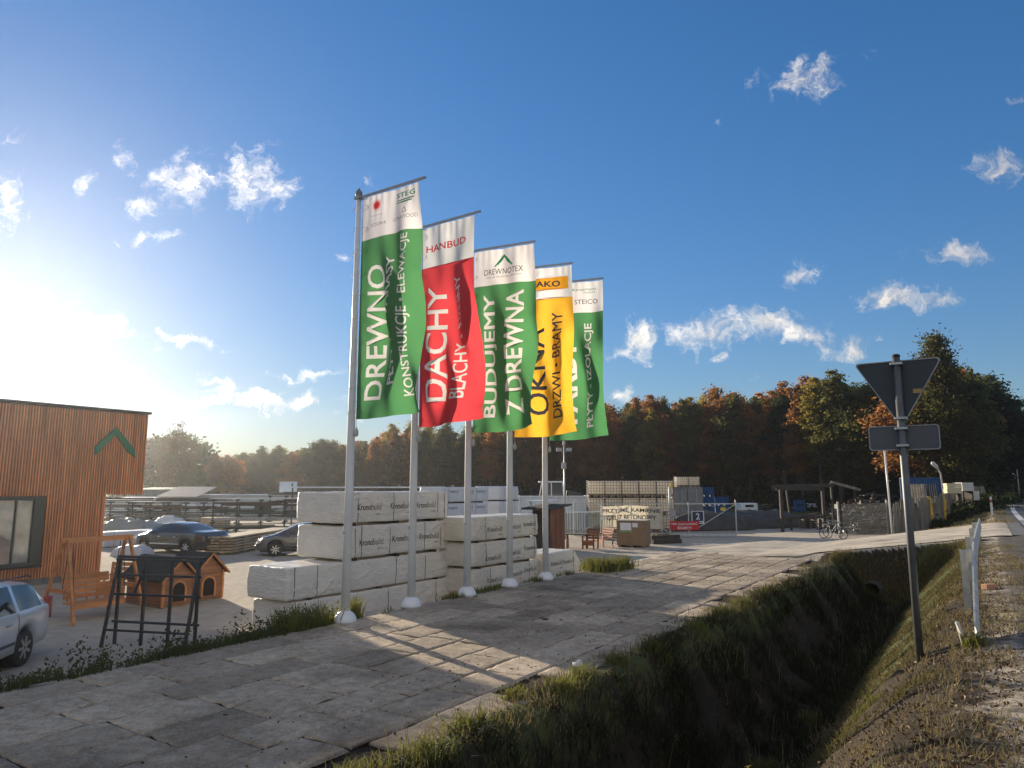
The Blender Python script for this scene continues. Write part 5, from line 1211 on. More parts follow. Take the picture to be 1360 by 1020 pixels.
def plank_fence():
    t = thing('plank_fence', 'uneven fence of upright grey boards with two yellow boards', 'fence', (0, 0, 0))
    pts = [Vector((*XY(1180, 41.0), 0)), Vector((*XY(1228, 43.5), 0)), Vector((*XY(1262, 50), 0))]
    YB = mat('yellow painted board', (.55, .36, .03), .7, .2, 4, .1)
    r = random.Random(3); u = 0; tot = [(pts[1] - pts[0]).length, (pts[2] - pts[1]).length]
    while u < sum(tot):
        p = pts[0].lerp(pts[1], u / tot[0]) if u < tot[0] else pts[1].lerp(pts[2], (u - tot[0]) / tot[1])
        z = hz(p.x, p.y); w = r.uniform(.09, .2); hgt = 1.9 + r.uniform(-.35, .25); px = 680 + F_PX * p.x / (p.y * .985)
        yel = abs(px - 1236) < 2.6 or abs(px - 1254) < 2
        b = MB(); le = r.uniform(-.06, .06); b.bar((p.x, p.y, z - .05), (p.x + le, p.y, z + hgt), w, .03, (0, 1, 0)); o = b.build('board', YB if yel else WOOD_GREY, t)
        if yel: o['label'] = 'yellow painted board'
        u += w + r.choice((.015, .02, .03, .12))
    for zz in (.5, 1.4):
        for a, c in zip(pts[:-1], pts[1:]):
            b = MB(); b.bar((a.x, a.y + .05, hz(a.x, a.y) + zz), (c.x, c.y + .05, hz(c.x, c.y) + zz), .08, .05); b.build('rail', WOOD_DARK, t)
plank_fence()
def board_stand(name, label, px0, px1, y0, y1, Y, m, cat, n_=6, lean=.1, group=None):
    (xa, _), (xb, _) = XY(px0, Y), XY(px1, Y); zb = EYE + (648 - y1) * Y / F_PX; zt = EYE + (648 - y0) * Y / F_PX
    t = thing(name, label, cat, ((xa + xb) / 2, Y, hz((xa + xb) / 2, Y)), 0, group); g = t.location.z; w = xb - xa
    for k in range(n_):
        b = MB(); b.bar((-w/2 + w * (k + .5) / n_, 0, max(0, zb - g)), (-w/2 + w * (k + .5) / n_, lean, zt - g + .04 * mnoise.noise((k * 1.3, px0, 0))), w / n_ - .02, .04, (0, 1, 0)); b.build('board', m, t)
    b = MB(); b.bar((-w/2, .1, 0), (-w/2, .1 + lean, zt - g - .1), .08); b.bar((w/2, .1, 0), (w/2, .1 + lean, zt - g - .1), .08); b.build('post', WOOD_DARK, t)
board_stand('upright_boards', 'sunlit pale upright boards above the plank fence, right of the yield sign post', 1206, 1231, 643, 668, 49, mat('pale old boards', (.36, .31, .24), .85, .25, 4, .2), 'boards', 7)
board_stand('upright_boards', 'dark blue black upright boards right of the sunlit pale boards', 1232, 1249, 643, 665, 50, mat('blue black boards', (.025, .035, .06), .7, .2, 4, .1), 'boards', 6)
board_stand('pallet_wall', 'grey leaning boards under the cream panel block', 1263, 1281, 652, 676, 54, WOOD_GREY, 'boards', 6, .3)
board_stand('pallet_wall', 'grey upright panels at the far end of the board row', 1298, 1311, 646, 668, 60, WOOD_GREY, 'boards', 3)
Yc = 66; container('blue_container', 'long dark blue container above the plank fence', XY(1206, Yc)[0], XY(1252, Yc)[0], Yc, -.2, 2.55, BLUE, .9)
def block(label, px0, px1, y0, y1, Y, m, rz):
    (xa, _), (xb, _) = XY(px0, Y), XY(px1, Y); zt = EYE + (648 - y0) * Y / F_PX; zb = EYE + (648 - y1) * Y / F_PX; g = hz((xa + xb) / 2, Y)
    t = thing('panel_block', label, 'panel stack', ((xa + xb) / 2, Y, g), rz, 'stacked pale panel blocks')
    b = MB(); k = 5
    for q in range(k): b.box((rnd.uniform(-.02, .02), 0, zb - g + (zt - zb) * (q + .5) / k), (xb - xa, 1.0, (zt - zb) / k - .01))
    b.build('panel', m, t); b = MB()
    for sx in (-.4, .4): b.box((sx * (xb - xa), 0, max(.02, (zb - g) / 2)), (.12, .9, max(.04, zb - g - .004)))
    b.build('support', WOOD_DARK, t)
CREAM = mat('cream foam panel', (.62, .53, .33), .8, .08, 2, .05); PALEP = mat('pale grey panel', (.58, .57, .52), .8, .08, 2, .05)
block('cream yellow panel block leaning above the grey boards', 1259, 1276, 642, 655, 53, CREAM, -.3)
block('pale grey panel block right of the cream yellow block', 1274, 1290, 641, 652, 55, PALEP, .1)
block('lower pale panel block on the ground side of the grey block', 1282, 1297, 652, 664, 56, PALEP, .1)
x, y = XY(1250, 56)
t = thing('street_lamp', 'old street lamp with its head tipped up to the left above the board fence', 'street lamp', (x, y, hz(x, y)))
b = MB(); b.tube([(.45, 0, 0), (.2, 0, 3.8), (.05, 0, 4.1)], [.08, .06, .05], 10); b.build('pole', mat('pale concrete post', (.42, .4, .36)), t, True)
b = MB(); b.tube([(.08, 0, 4.05), (-.12, -.05, 4.35), (-.42, -.1, 4.6), (-.5, -.1, 4.64)], [.05, .13, .15, .08], 12); b.build('lamp_head', mat('pale lamp head', (.6, .6, .6), .4, .1, 3, 0), t, True)
x, y = XY(1181, 38.5)
t = thing('steel_post', 'tall thin pale steel post just left of the yield sign post', 'post', (x, y, hz(x, y)))
b = MB(); b.tube([(.08, 0, 0), (-.02, 0, 5.2)], .05, 8); b.build('post', WHITE_METAL, t, True)
b = MB(); b.lathe([(.02, 5.2), (.06, 5.22), (.06, 5.26), (.01, 5.3)], 10, (-.02, 0, 0)); b.build('cap', STEEL, t)
b = MB(); b.bar((0, 0, 3.1), (.18, 0, 3.1), .03); b.build('hook', STEEL, t)

# ------------------------------------------------------------------ roadside: yield sign, guard rail, delineator, far signs
def yield_sign():
    z0 = float(H(9.46, -.78)); t = thing('yield_sign', 'triangular yield sign seen from behind with a small plate below', 'road sign', P(9.46, -.78, z0), TH_N)
    hb = 3.14 - z0
    m = mat('grey sign back', (.03, .042, .055), .55, .1, 2, .02); zt = hb - .03
    b = MB(); b.tube([(0, 0, -.3), (0, 0, hb)], .042, 14); b.build('post', mat('dull galvanised post', (.12, .125, .13), .5, .15, 6, .05, metallic=.4), t, True)
    b = MB(); b.lathe([(.03, hb), (.046, hb + .005), (.046, hb + .03), (.02, hb + .04)], 12); b.build('cap', BLACK, t)
    def rr(poly, r):
        out = []; n = len(poly)
        for i in range(n):
            p, a, c = Vector(poly[i]), Vector(poly[i-1]), Vector(poly[(i+1) % n]); da, dc = (a - p).normalized(), (c - p).normalized()
            ang = da.angle(dc); d_ = r / math.tan(ang / 2)
            for k in range(6):
                u = k / 5; q0, q1 = p + da * d_, p + dc * d_; out.append(tuple((q0 * (1 - u) ** 2 + p * 2 * u * (1 - u) + q1 * u * u)))
        return out
    tri_ = rr([(-.47, zt), (.47, zt), (0, zt - .81)], .04)
    b = MB(); b.prism(tri_, .012, Matrix.Translation((0, .062, 0))); b.build('triangle_plate', m, t)
    n = len(tri_); inn = [(x * .955, (z - zt + .3) * .955 + zt - .3) for x, z in tri_]
    b = MB(); b.add([(x, .045, z) for x, z in tri_] + [(x, .045, z) for x, z in inn] + [(x, .068, z) for x, z in tri_], [(i, (i+1) % n, (i+1) % n + n, i + n) for i in range(n)] + [(i, i + 2*n, (i+1) % n + 2*n, (i+1) % n) for i in range(n)]); b.build('rim', mat('grey sign rim', (.3, .31, .32), .5, .1, 3, 0), t)
    zp0, zp1 = 2.04 - z0, 2.33 - z0
    b = MB(); b.prism(rr([(-.36, zp1), (.38, zp1), (.38, zp0), (-.36, zp0)], .04), .012, Matrix.Translation((0, .062, 0))); b.build('lower_plate', mat('pale sign back', (.085, .095, .11), .5, .08, 2, .02), t)
    pl = rr([(-.36, zp1), (.38, zp1), (.38, zp0), (-.36, zp0)], .04); n = len(pl); inn = [(x * .965 + .0004, (z - (zp0 + zp1) / 2) * .92 + (zp0 + zp1) / 2) for x, z in pl]
    b = MB(); b.add([(x, .045, z) for x, z in pl] + [(x, .045, z) for x, z in inn] + [(x, .068, z) for x, z in pl], [(i, (i+1) % n, (i+1) % n + n, i + n) for i in range(n)] + [(i, i + 2*n, (i+1) % n + 2*n, (i+1) % n) for i in range(n)]); b.build('rim', MATS['grey sign rim'], t)
    for z in (zt - .05, zp1 - .04, zp1 + .08, zp0 + .05):
        b = MB(); b.box((0, .0, z), (.13, .11, .03)); b.build('clamp', STEEL, t, bevel=.005)
    b = MB(); b.box((.19, .054, zt - .38), (.09, .004, .05)); b.build('sticker', mat('ochre sticker', (.42, .27, .08), .7, .1, 3, 0), t)
yield_sign()
def guard_rail():
    t = thing('guard_rail', 'galvanised roadside guard rail whose near end slopes to the ground', 'guard rail', (0, 0, 0))
    prof = [(-.01, .15), (.008, .11), (.018, .06), (.008, .02), (-.01, 0), (.008, -.02), (.018, -.06), (.008, -.11), (-.01, -.15)]
    st = [(9.45, .0), (10.2, .25), (11.0, .47), (12.0, .66), (13, .70), (16, .70), (19, .70), (22, .70)]
    V = []; n0 = -.21
    for s, z in st:
        for y, dz in prof + [(y - .02, dz) for y, dz in reversed(prof)]: p = P(s, n0 + y, z + dz - .02); V.append(p)
    k = len(prof) * 2; b = MB(); b.add(V, [(i*k+j, (i+1)*k+j, (i+1)*k+(j+1) % k, i*k+(j+1) % k) for i in range(len(st)-1) for j in range(k)] + [tuple(range(k)), tuple(range((len(st)-1)*k, len(st)*k))[::-1]])
    b.build('rail', mat('sunlit galvanised rail', (.52, .52, .50), .7, .2, 7, .1, metallic=0), t)
    for s in (12.0, 15.2, 18.4, 21.6):
        b = MB(); c = P(s, n0 - .14, 0); z = hz(c.x, c.y)
        for (ds, dn, ws, wn_) in ((0, 0, .006, .085), (.03, -.04, .06, .008), (.03, .04, .06, .008)):
            b.box(P(s + ds, n0 - .14 + dn, (z + .74) / 2 - .05), (ws, wn_, .84 - z), rz=TH)
        b.build('post', STEEL, t)
        b = MB(); b.box(P(s, n0 - .07, .66), (.08, .1, .16), rz=TH); b.build('spacer', STEEL, t)
guard_rail()
p = P(51.6, .14); t = thing('delineator_post', 'white roadside marker post with a slanted red band', 'marker post', (p.x, p.y, hz(p.x, p.y)), TH)
b = MB(); b.prism([(-.06, 0), (.06, 0), (.055, 1.02), (-.055, 1.12)], .12); b.build('post', mat('white marker plastic', (.7, .69, .66), .5, .08, 4, 0), t)
b = MB(); b.box((0, 0, .86), (.125, .125, .17)); b.build('band', mat('red band', (.45, .05, .04), .5, .1, 4, 0), t)
def back_sign(label, px, Y, hgt, pw, ph, extra=None):
    x, y = XY(px, Y); t = thing('road_sign', label, 'road sign', (x, y, hz(x, y)), TH_N)
    b = MB(); b.tube([(0, 0, 0), (0, 0, hgt)], .05, 8); b.build('post', STEEL, t)
    if pw:
        c = .25 * min(pw, ph); z1 = hgt - .25; b = MB(); b.prism([(-pw/2 + c, z1), (pw/2 - c, z1), (pw/2, z1 - c), (pw/2, z1 - ph + c), (pw/2 - c, z1 - ph), (-pw/2 + c, z1 - ph), (-pw/2, z1 - ph + c), (-pw/2, z1 - c)], .02, Matrix.Translation((0, .07, 0))); b.build('plate', MATS['pale sign back'], t)
    if extra: b = MB(); b.box((-.35, .06, hgt - .7), (.3, .02, .6)); b.build('white_plate', WHITE_SHEET, t)
back_sign('grey eight-cornered sign back on a post at the far bend', 1338, 94, 4.2, 1.0, 1.5)
back_sign('thin post with a narrow white plate at the right edge', 1356, 78, 3.6, 0, 0, True)
# small things on the ground
p = at(1280, 858, -.1); o = MB(); o.bar((0, 0, 0), (-.05, 0, .24), .05, .02); o.bar((0, 0, .02), (.12, .02, .05), .06, .03); tag(o.build('plastic_shard', mat('white shard', (.7, .69, .65), .6, .1, 4, 0), loc=(p.x, p.y, hz(p.x, p.y))), 'white broken shard stuck in the bank by the end of the guard rail', 'debris')
p = at(767, 886, -.70); o = MB(); o.box((0, 0, .025), (.12, .08, .05), rz=.5); o.box((.03, .02, .06), (.07, .05, .03), rz=.9); tag(o.build('litter', mat('white shard', (.7, .69, .65)), None, True, .01, loc=(p.x, p.y, -.69)), 'small white piece of litter on the slabs near the ditch', 'litter')
p = at(1313, 779, 0); o = MB(); o.box((0, 0, .05), (.2, .12, .1), rz=.3); o.box((.12, .05, .03), (.1, .08, .06)); tag(o.build('brick_piece', mat('orange brick', (.5, .26, .15), .9, .2, 6, .2), None, False, .015, loc=(p.x, p.y, hz(p.x, p.y))), 'broken orange brick in the grass right of the guard rail', 'brick')
p = P(25.75, -3.3, -1.62)
t = thing('culvert_pipe', 'concrete culvert pipe end in the dark end of the ditch', 'culvert pipe', p, TH)
b = MB(); ro, ri = .27, .22; k = 24; vs = []
for (r_, x) in ((ro, .25), (ro, 1.2), (ri, 1.2), (ri, .25)):
    for j in range(k): a = 6.283 * j / k; vs.append((x - .5, r_ * math.cos(a), r_ * math.sin(a)))
b.add(vs, [(q*k+j, q*k+(j+1) % k, ((q+1) % 4)*k+(j+1) % k, ((q+1) % 4)*k+j) for q in range(4) for j in range(k)]); b.build('pipe', mat('concrete pipe', (.06, .055, .048), .9, .2, 5, .2), t, True)

# ------------------------------------------------------------------ vegetation
def leaf_mat(name, c1, c2, tr=.42):
    m = mat(name, c1, .8, .3, .35, 0, 10, col2=c2, transl=tr, rnd_obj=.28, spec=.15)
    N, L = m.node_tree.nodes, m.node_tree.links; b = N['Principled BSDF']; src = b.inputs['Base Color'].links[0].from_socket
    trn = next(n for n in N if n.type == 'BSDF_TRANSLUCENT')
    for sock, val in ((b.inputs['Base Color'], .55), (trn.inputs[0], 2.0)):
        h = nd(N, 'ShaderNodeHueSaturation'); h.inputs['Value'].default_value = val; L.new(src, h.inputs['Color']); L.new(h.outputs[0], sock)
    return m
LM = {'rust': leaf_mat('rust leaves', (.31, .135, .04), (.125, .067, .026)), 'orange': leaf_mat('orange leaves', (.40, .175, .035), (.17, .08, .025)), 'olive': leaf_mat('olive leaves', (.125, .115, .03), (.055, .058, .018)),
      'green': leaf_mat('dark green leaves', (.085, .10, .03), (.035, .048, .017)), 'yellow': leaf_mat('yellow green leaves', (.32, .24, .04), (.12, .11, .025)), 'brown': leaf_mat('grey brown leaves', (.10, .075, .04), (.05, .045, .025)),
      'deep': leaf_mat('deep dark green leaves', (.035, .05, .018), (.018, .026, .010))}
BARK = mat('bark', (.075, .06, .045), .95, .3, 3, .4, 15, stretch=(3, 3, .5))
def leaf_cloud(C, Rd, per, size, g, flat=.65):
    n = len(C); idx = np.repeat(np.arange(n), per)
    pos = C[idx] + g.normal(size=(len(idx), 3)) * (Rd[idx, None] * np.array([.5, .5, .5 * flat]))
    a = g.normal(size=(len(idx), 3)); a /= np.linalg.norm(a, axis=1)[:, None]; bvec = g.normal(size=(len(idx), 3)); bvec -= a * np.sum(a * bvec, 1)[:, None]; bvec /= np.linalg.norm(bvec, axis=1)[:, None]
    s1 = size * g.uniform(.6, 1.3, (len(idx), 1)); a = a * s1; bvec = bvec * s1 * .62
    V = np.stack([pos - a, pos - bvec * .9 + a * .1, pos + a, pos + bvec], 1).reshape(-1, 3)
    return V, np.arange(len(V)).reshape(-1, 4)
def tree_proto(seed, h, cr, base, nclump, per, size, ragged=1.0, top_bias=0.0):
    g = np.random.default_rng(seed); r = random.Random(seed)
    zc, hzz = (h + base) / 2, (h - base) / 2
    C = []; limbs = []
    lobes = [(r.uniform(0, 6.28), r.uniform(-.55, .75), r.uniform(.35, .8)) for _ in range(9)]
    while len(C) < nclump:
        d = g.normal(size=3); d /= np.linalg.norm(d); rr_ = g.uniform(.25, 1) ** .55
        env = 1 - .38 * ragged + .5 * ragged * max([0] + [w * max(0, 1 - 2.2 * (abs((math.atan2(d[1], d[0]) - a + math.pi) % 6.283 - math.pi) / 3.14 + abs(d[2] - e))) for a, e, w in lobes])
        taper = 1 - .38 * max(0, d[2]) - top_bias * max(0, d[2])
        C.append((d[0] * cr * rr_ * env * taper, d[1] * cr * rr_ * env * taper, zc + d[2] * hzz * rr_ * (.9 + .16 * env)))
    C = np.array(C); Rd = g.uniform(.55, 1.25, nclump) * (cr / 4.2)
    V, Fq = leaf_cloud(C, Rd, per, size, g)
    t = thing('tree', '', 'tree')
    b = MB(); tr = h * .016 + .05; pts = [(0, 0, -.3)] ; x = y = 0
    for k in range(1, 7): x += r.uniform(-.18, .18); y += r.uniform(-.18, .18); pts.append((x, y, h * .82 * k / 6))
    b.tube(pts, [tr * (1 - .85 * k / 6) for k in range(7)], 8)
    for k in range(16):
        c = C[r.randrange(nclump)]; f = r.uniform(.35, .95) * min(1, max(.3, (c[2] - .12 * h) / h)); zi = f * h * .82; i = min(5, int(f * 6)); p0 = Vector(pts[i]).lerp(Vector(pts[i+1]), f * 6 - i); p1 = Vector(c)
        if p1.z < p0.z: p1.z = p0.z + .3
        md = p0.lerp(p1, .5) + Vector((0, 0, .35)); b.tube([p0, md, p1], [tr * .38 * (1 - f * .5), tr * .22, .02], 5, False)
    b.build('trunk', BARK, t, True)
    np_mesh('crown', V, Fq, LM['rust'], t)
    return t, h
protos = [tree_proto(1, 16, 3.6, 4.0, 120, 105, .185), tree_proto(2, 17, 3.2, 5.0, 115, 105, .18, 1.2), tree_proto(3, 15, 4.2, 3.0, 135, 100, .19), tree_proto(4, 18, 3.9, 5.5, 130, 100, .185, 1.3), tree_proto(5, 14, 4.0, 2.0, 130, 100, .19, .9), tree_proto(6, 17, 3.4, 3.5, 120, 105, .18, 1.1, .3)]
TREES_USED = [False] * len(protos)
def place_tree(k, x, y, hgt, kind, label, group=None, wide=1.0, z=None):
    t0, h0 = protos[k]; sc = hgt / h0; z = hz(x, y) if z is None else z
    if not TREES_USED[k]:
        TREES_USED[k] = True; t = t0; t.location = (x, y, z); t.rotation_euler.z = rnd.uniform(0, 6.28); t.scale = (sc * wide, sc * wide, sc); t['label'] = label
        if group: t['group'] = group
    else: t = dup(t0, (x, y, z), rnd.uniform(0, 6.28), label, group, (sc * wide, sc * wide, sc))
    for c in t.children:
        if c.name.startswith('crown'): c.material_slots[0].link = 'OBJECT'; c.material_slots[0].material = LM[kind]
    return t
TOPL = ([150, 190, 215, 235, 270, 285, 330, 365, 395, 420, 450, 480, 520, 560, 600, 650, 720, 800, 850, 900, 930, 960, 1000, 1030, 1060, 1085, 1112, 1130, 1160, 1200, 1230, 1255, 1270, 1290, 1310, 1330, 1345, 1356, 1380, 1450],
        [575, 566, 560, 560, 575, 606, 597, 588, 600, 583, 592, 578, 566, 566, 562, 560, 548, 536, 532, 526, 528, 517, 515, 511, 505, 500, 488, 494, 507, 506, 498, 492, 490, 494, 498, 504, 510, 540, 575, 585])
DIST = ([150, 260, 300, 420, 500, 600, 800, 1000, 1150, 1270, 1330, 1360, 1450], [112, 112, 165, 160, 140, 128, 118, 106, 90, 78, 80, 100, 125])
def zone(px):
    for lim, nm in ((275, 'right of the slatted building'), (400, 'behind the back sheds'), (470, 'left of the nearest flagpole'), (560, 'behind the green DREWNO flag pole'), (640, 'below the red DACHY flag'), (720, 'behind the tall pack stack'), (790, 'below the yellow OKNA flag'), (900, 'behind the stacked water tanks'), (985, 'behind the grey container'), (1050, 'left above the timber frame'), (1120, 'above the timber frame'), (1190, 'left of the yield sign'), (1250, 'right of the yield sign'), (1300, 'above the street lamp'), (2000, 'at the far right by the road')):
        if px < lim: return nm
ADJ = {'rust': 'rust brown', 'orange': 'orange', 'olive': 'olive', 'green': 'dark green', 'yellow': 'yellow green', 'brown': 'grey brown', 'deep': 'deep green'}
def forest():
    r = random.Random(21)
    for row, (step, dy, fr) in enumerate(((23, 0, (.84, 1.0)), (23, 6, (.90, 1.06)), (30, 13, (.88, 1.06)), (36, 22, (.84, 1.03)))):
        px = 285 + row * 7
        while px < 1420:
            q = px + r.uniform(-6, 6); Y = float(np.interp(q, *DIST)) + dy + r.uniform(-2, 2); x = XY(q, Y)[0]
            if 1352 < q and row < 2 : px += step; continue
            z = hz(x, Y); top = EYE + (648 - float(np.interp(q, *TOPL))) * Y / F_PX; hgt = (top - z) * r.uniform(*fr)
            if q < 480: kinds = ['green', 'olive', 'brown', 'orange', 'olive', 'green', 'yellow']
            elif q < 640: kinds = ['orange', 'rust', 'olive', 'green', 'orange', 'yellow']
            elif q < 1100: kinds = ['rust', 'olive', 'rust', 'orange', 'yellow', 'rust', 'green', 'olive', 'orange']
            else: kinds = ['olive', 'green', 'rust', 'olive', 'green']
            kd = r.choice(kinds); k = r.choice((0, 1, 2, 3, 4, 5)) if q < 1150 else r.choice((2, 4, 5, 0))
            ln = ['front edge', 'second line', 'inner part', 'back'][row]
            place_tree(k, x, Y, hgt, kd, f'{ADJ[kd]} tree, {ln} of the wood {zone(q)}', f'{ADJ[kd]} trees in the {ln} of the wood {zone(q)}', (1.05 if q > 480 else 1.35))
            px += step * (1 if q < 1150 else .95) * (1.15 if q < 480 else 1)
forest()
# trees that stand out
lone, _h = tree_proto(41, 13.2, 5.0, 1.6, 110, 60, .16, 1.5)
x, y = XY(232, 112); lone.location = (x, y, hz(x, y)); lone['label'] = 'round airy tree standing alone just right of the slatted building'; next(c for c in lone.children if c.name.startswith('crown')).data.materials[0] = LM['brown']
big, _h = tree_proto(42, 17.5, 5.6, 1.2, 250, 120, .15, 1.35, .42)
x, y = XY(1262, 76); big.location = (x, y, hz(x, y)); big.scale = (1, 1, (EYE + (648 - 455) * 76 / F_PX - hz(x, y)) / 16.4); big['label'] = 'tallest dark tree with a pointed top right of the yield sign'; next(c for c in big.children if c.name.startswith('crown')).data.materials[0] = LM['olive']
for i, (px, Y, top, kd, w, lb) in enumerate(((1305, 77, 492, 'green', 1.3, 'broad dark tree on the right shoulder of the tallest tree'), (1328, 80, 512, 'deep', 1.35, 'dark tree sloping down to the road at the far right'), (1225, 79, 498, 'rust', 1.35, 'rust brown tree close behind the right corner of the yield sign'), (1118, 92, 488, 'olive', 1.15, 'tall olive tree left of the yield sign'), (422, 158, 582, 'green', 1.5, 'rounded pale tree top left of the nearest flagpole'), (1345, 84, 540, 'deep', 1.4, 'low dark tree at the roadside on the far right'), (300, 150, 603, 'orange', 1.6, 'low red orange tree right of the lone airy tree'))):
    x, y = XY(px, Y); z = hz(x, y); place_tree([5, 4, 2, 5, 4, 2, 4][i], x, y, EYE + (648 - top) * Y / F_PX - z, kd, lb, None, w)
# dark undergrowth along the foot of the wood, and the far wood that shows as one mass
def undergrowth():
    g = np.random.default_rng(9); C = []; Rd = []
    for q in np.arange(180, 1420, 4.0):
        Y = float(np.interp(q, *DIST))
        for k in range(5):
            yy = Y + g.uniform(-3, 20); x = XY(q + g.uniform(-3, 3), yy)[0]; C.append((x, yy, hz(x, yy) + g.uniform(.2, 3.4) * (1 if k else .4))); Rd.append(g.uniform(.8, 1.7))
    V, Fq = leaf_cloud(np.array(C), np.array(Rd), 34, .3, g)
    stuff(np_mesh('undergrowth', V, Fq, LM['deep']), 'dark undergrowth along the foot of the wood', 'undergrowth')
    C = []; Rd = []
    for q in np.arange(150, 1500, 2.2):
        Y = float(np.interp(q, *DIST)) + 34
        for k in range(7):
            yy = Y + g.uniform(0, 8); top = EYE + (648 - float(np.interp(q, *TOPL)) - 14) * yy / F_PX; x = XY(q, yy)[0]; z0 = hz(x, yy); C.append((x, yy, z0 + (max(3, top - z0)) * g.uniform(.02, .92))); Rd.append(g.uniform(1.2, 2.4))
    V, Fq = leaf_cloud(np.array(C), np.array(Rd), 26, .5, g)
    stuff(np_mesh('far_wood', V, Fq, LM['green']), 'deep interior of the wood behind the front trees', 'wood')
undergrowth()
bushp = None
for i, (px, Y, h_, w_, lb) in enumerate(((1246, 49, 1.3, 1.6, 'dark bramble bush at the foot of the yellow boards'), (1268, 52, 1.5, 2.4, 'wide dark bush right of the plank fence'), (1288, 56, 1.6, 2.4, 'dark bush in front of the pale panel blocks'), (1305, 60, 1.5, 2.2, 'dark bush left of the white marker post'), (1225, 44.5, .8, 1.2, 'low dark weeds at the foot of the plank fence'), (1322, 72, 1.6, 2.6, 'dark roadside bush beyond the white marker post'))):
    x, y = XY(px, Y); g = np.random.default_rng(60 + i); n_ = 45
    C = np.stack([g.uniform(-w_, w_, n_), g.uniform(-1, 1, n_), g.uniform(.1, 1, n_) * h_ * (1 - .4 * (g.uniform(-1, 1, n_)) ** 2)], 1)
    V, Fq = leaf_cloud(C, np.full(n_, .5), 42, .11, g)
    V[:, 2] = np.maximum(V[:, 2], .0); o = np_mesh('bush', V, Fq, LM['deep']); o.location = (x, y, hz(x, y)); tag(o, lb, 'bush', 'dark bushes by the entrance')

def blades(name, S_, N_, length, width, m, label, g, lean=.5, zoff=0.0, cat='grass'):
    n = len(S_); X = S_ * ES[0] + N_ * EN[0]; Y = S_ * ES[1] + N_ * EN[1]; Z = H(S_, N_) + zoff
    L_ = length * g.uniform(.5, 1.3, n); a = g.uniform(0, 6.283, n); b_ = g.uniform(0, 6.283, n); le = L_ * lean * g.uniform(.2, 1.2, n)
    base = np.stack([X, Y, Z], 1); wv = np.stack([np.cos(a), np.sin(a), 0 * a], 1) * (width * g.uniform(.6, 1.3, n))[:, None]
    d1 = np.stack([np.cos(b_) * le * .35, np.sin(b_) * le * .35, L_ * .6], 1); d2 = np.stack([np.cos(b_) * le, np.sin(b_) * le, L_ * .95 - le * .25], 1)
    V = np.stack([base - wv, base + wv, base + d1 + wv * .7, base + d2, base + d1 - wv * .7], 1).reshape(-1, 3); k = np.arange(n) * 5
    Fq = np.concatenate([np.stack([k, k+1, k+2, k+4], 1), np.stack([k+4, k+2, k+3, k+3], 1)])
    V = V.astype(np.float32); F1 = np.stack([k, k+1, k+2], 1); F2 = np.stack([k, k+2, k+4], 1); F3 = np.stack([k+4, k+2, k+3], 1)
    return stuff(np_mesh(name, V, np.concatenate([F1, F2, F3]), m, None, False, 3), label, cat)
G4 = mat('dark shaded grass', (.04, .045, .018), .8, .3, 1.3, 0, col2=(.022, .022, .012), transl=.3, spec=.15)  # darker copy of the grass, the ditch's shade put into its colour
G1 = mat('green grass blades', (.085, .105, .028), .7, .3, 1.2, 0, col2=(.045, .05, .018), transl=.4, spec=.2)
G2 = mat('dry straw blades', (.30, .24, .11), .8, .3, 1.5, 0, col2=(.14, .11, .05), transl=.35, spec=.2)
G3 = mat('bright lit grass', (.20, .20, .045), .7, .3, 1.2, 0, col2=(.10, .105, .03), transl=.45, spec=.2)  # brighter copy of the grass, sunlight put into its colour
def noisy_pts(g, n, s0, s1, n0, n1, thr=0.0, sc=.9, off=0):
    S_ = g.uniform(s0, s1, n); N_ = g.uniform(n0, n1, n)
    keep = np.array([mnoise.noise((a * sc + off, b * sc, 1.7)) + .5 * mnoise.noise((a * sc * 3, b * sc * 3, off)) > thr for a, b in zip(S_, N_)])
    return S_[keep], N_[keep]
def clumps(g, centres, per, rad):
    S_, N_ = [], []
    for s, n, k in centres:
        S_.append(s + g.normal(size=int(per * k)) * rad * k); N_.append(n + g.normal(size=int(per * k)) * rad * k)
    return np.concatenate(S_), np.concatenate(N_)
g = np.random.default_rng(5)
s_, n_ = noisy_pts(g, 11000, 2.5, 25, -4.7, -3.75, .3, .9, 3); blades('grass', s_, n_, .11, .006, G1, 'green grass along the slab edge of the ditch', g, .7)
s_, n_ = noisy_pts(g, 9000, 2.5, 25, -4.7, -3.8, .05, .9, 9); blades('dry_grass', s_, n_, .13, .004, G2, 'dry grass along the slab edge of the ditch', g, .9)
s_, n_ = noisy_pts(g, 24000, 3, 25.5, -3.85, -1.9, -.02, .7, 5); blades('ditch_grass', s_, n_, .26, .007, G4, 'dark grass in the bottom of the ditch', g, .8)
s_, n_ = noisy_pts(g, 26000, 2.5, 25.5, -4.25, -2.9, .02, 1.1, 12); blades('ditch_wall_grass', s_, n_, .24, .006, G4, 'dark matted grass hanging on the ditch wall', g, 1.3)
s_, n_ = noisy_pts(g, 30000, 8, 27, -2.0, -.3, .0, .9, 7); blades('bank_grass', s_, n_, .10, .006, mat('olive bank grass', (.155, .14, .05), .75, .3, 1.2, 0, col2=(.085, .07, .03), transl=.35, spec=.2), 'short sunlit grass on the road bank', g, .9)
s_, n_ = noisy_pts(g, 26000, 3, 25, -2.1, .5, -.1, 1.1, 17); blades('bank_dry_grass', s_, n_, .09, .004, G2, 'dry straw on the road bank', g, 1.3)
s_, n_ = noisy_pts(g, 900, 3, 24, -4.6, -1.9, .0, .9, 22); blades('dry_stalks', s_, n_, .48, .004, G2, 'tall dead stalks standing in the ditch', g, .45)
s_, n_ = noisy_pts(g, 9000, 40, 65, -3.5, .9, .05, .5, 2); blades('verge_grass', s_, n_, .13, .012, G2, 'thin dry grass on the far verge', g, 1.0)
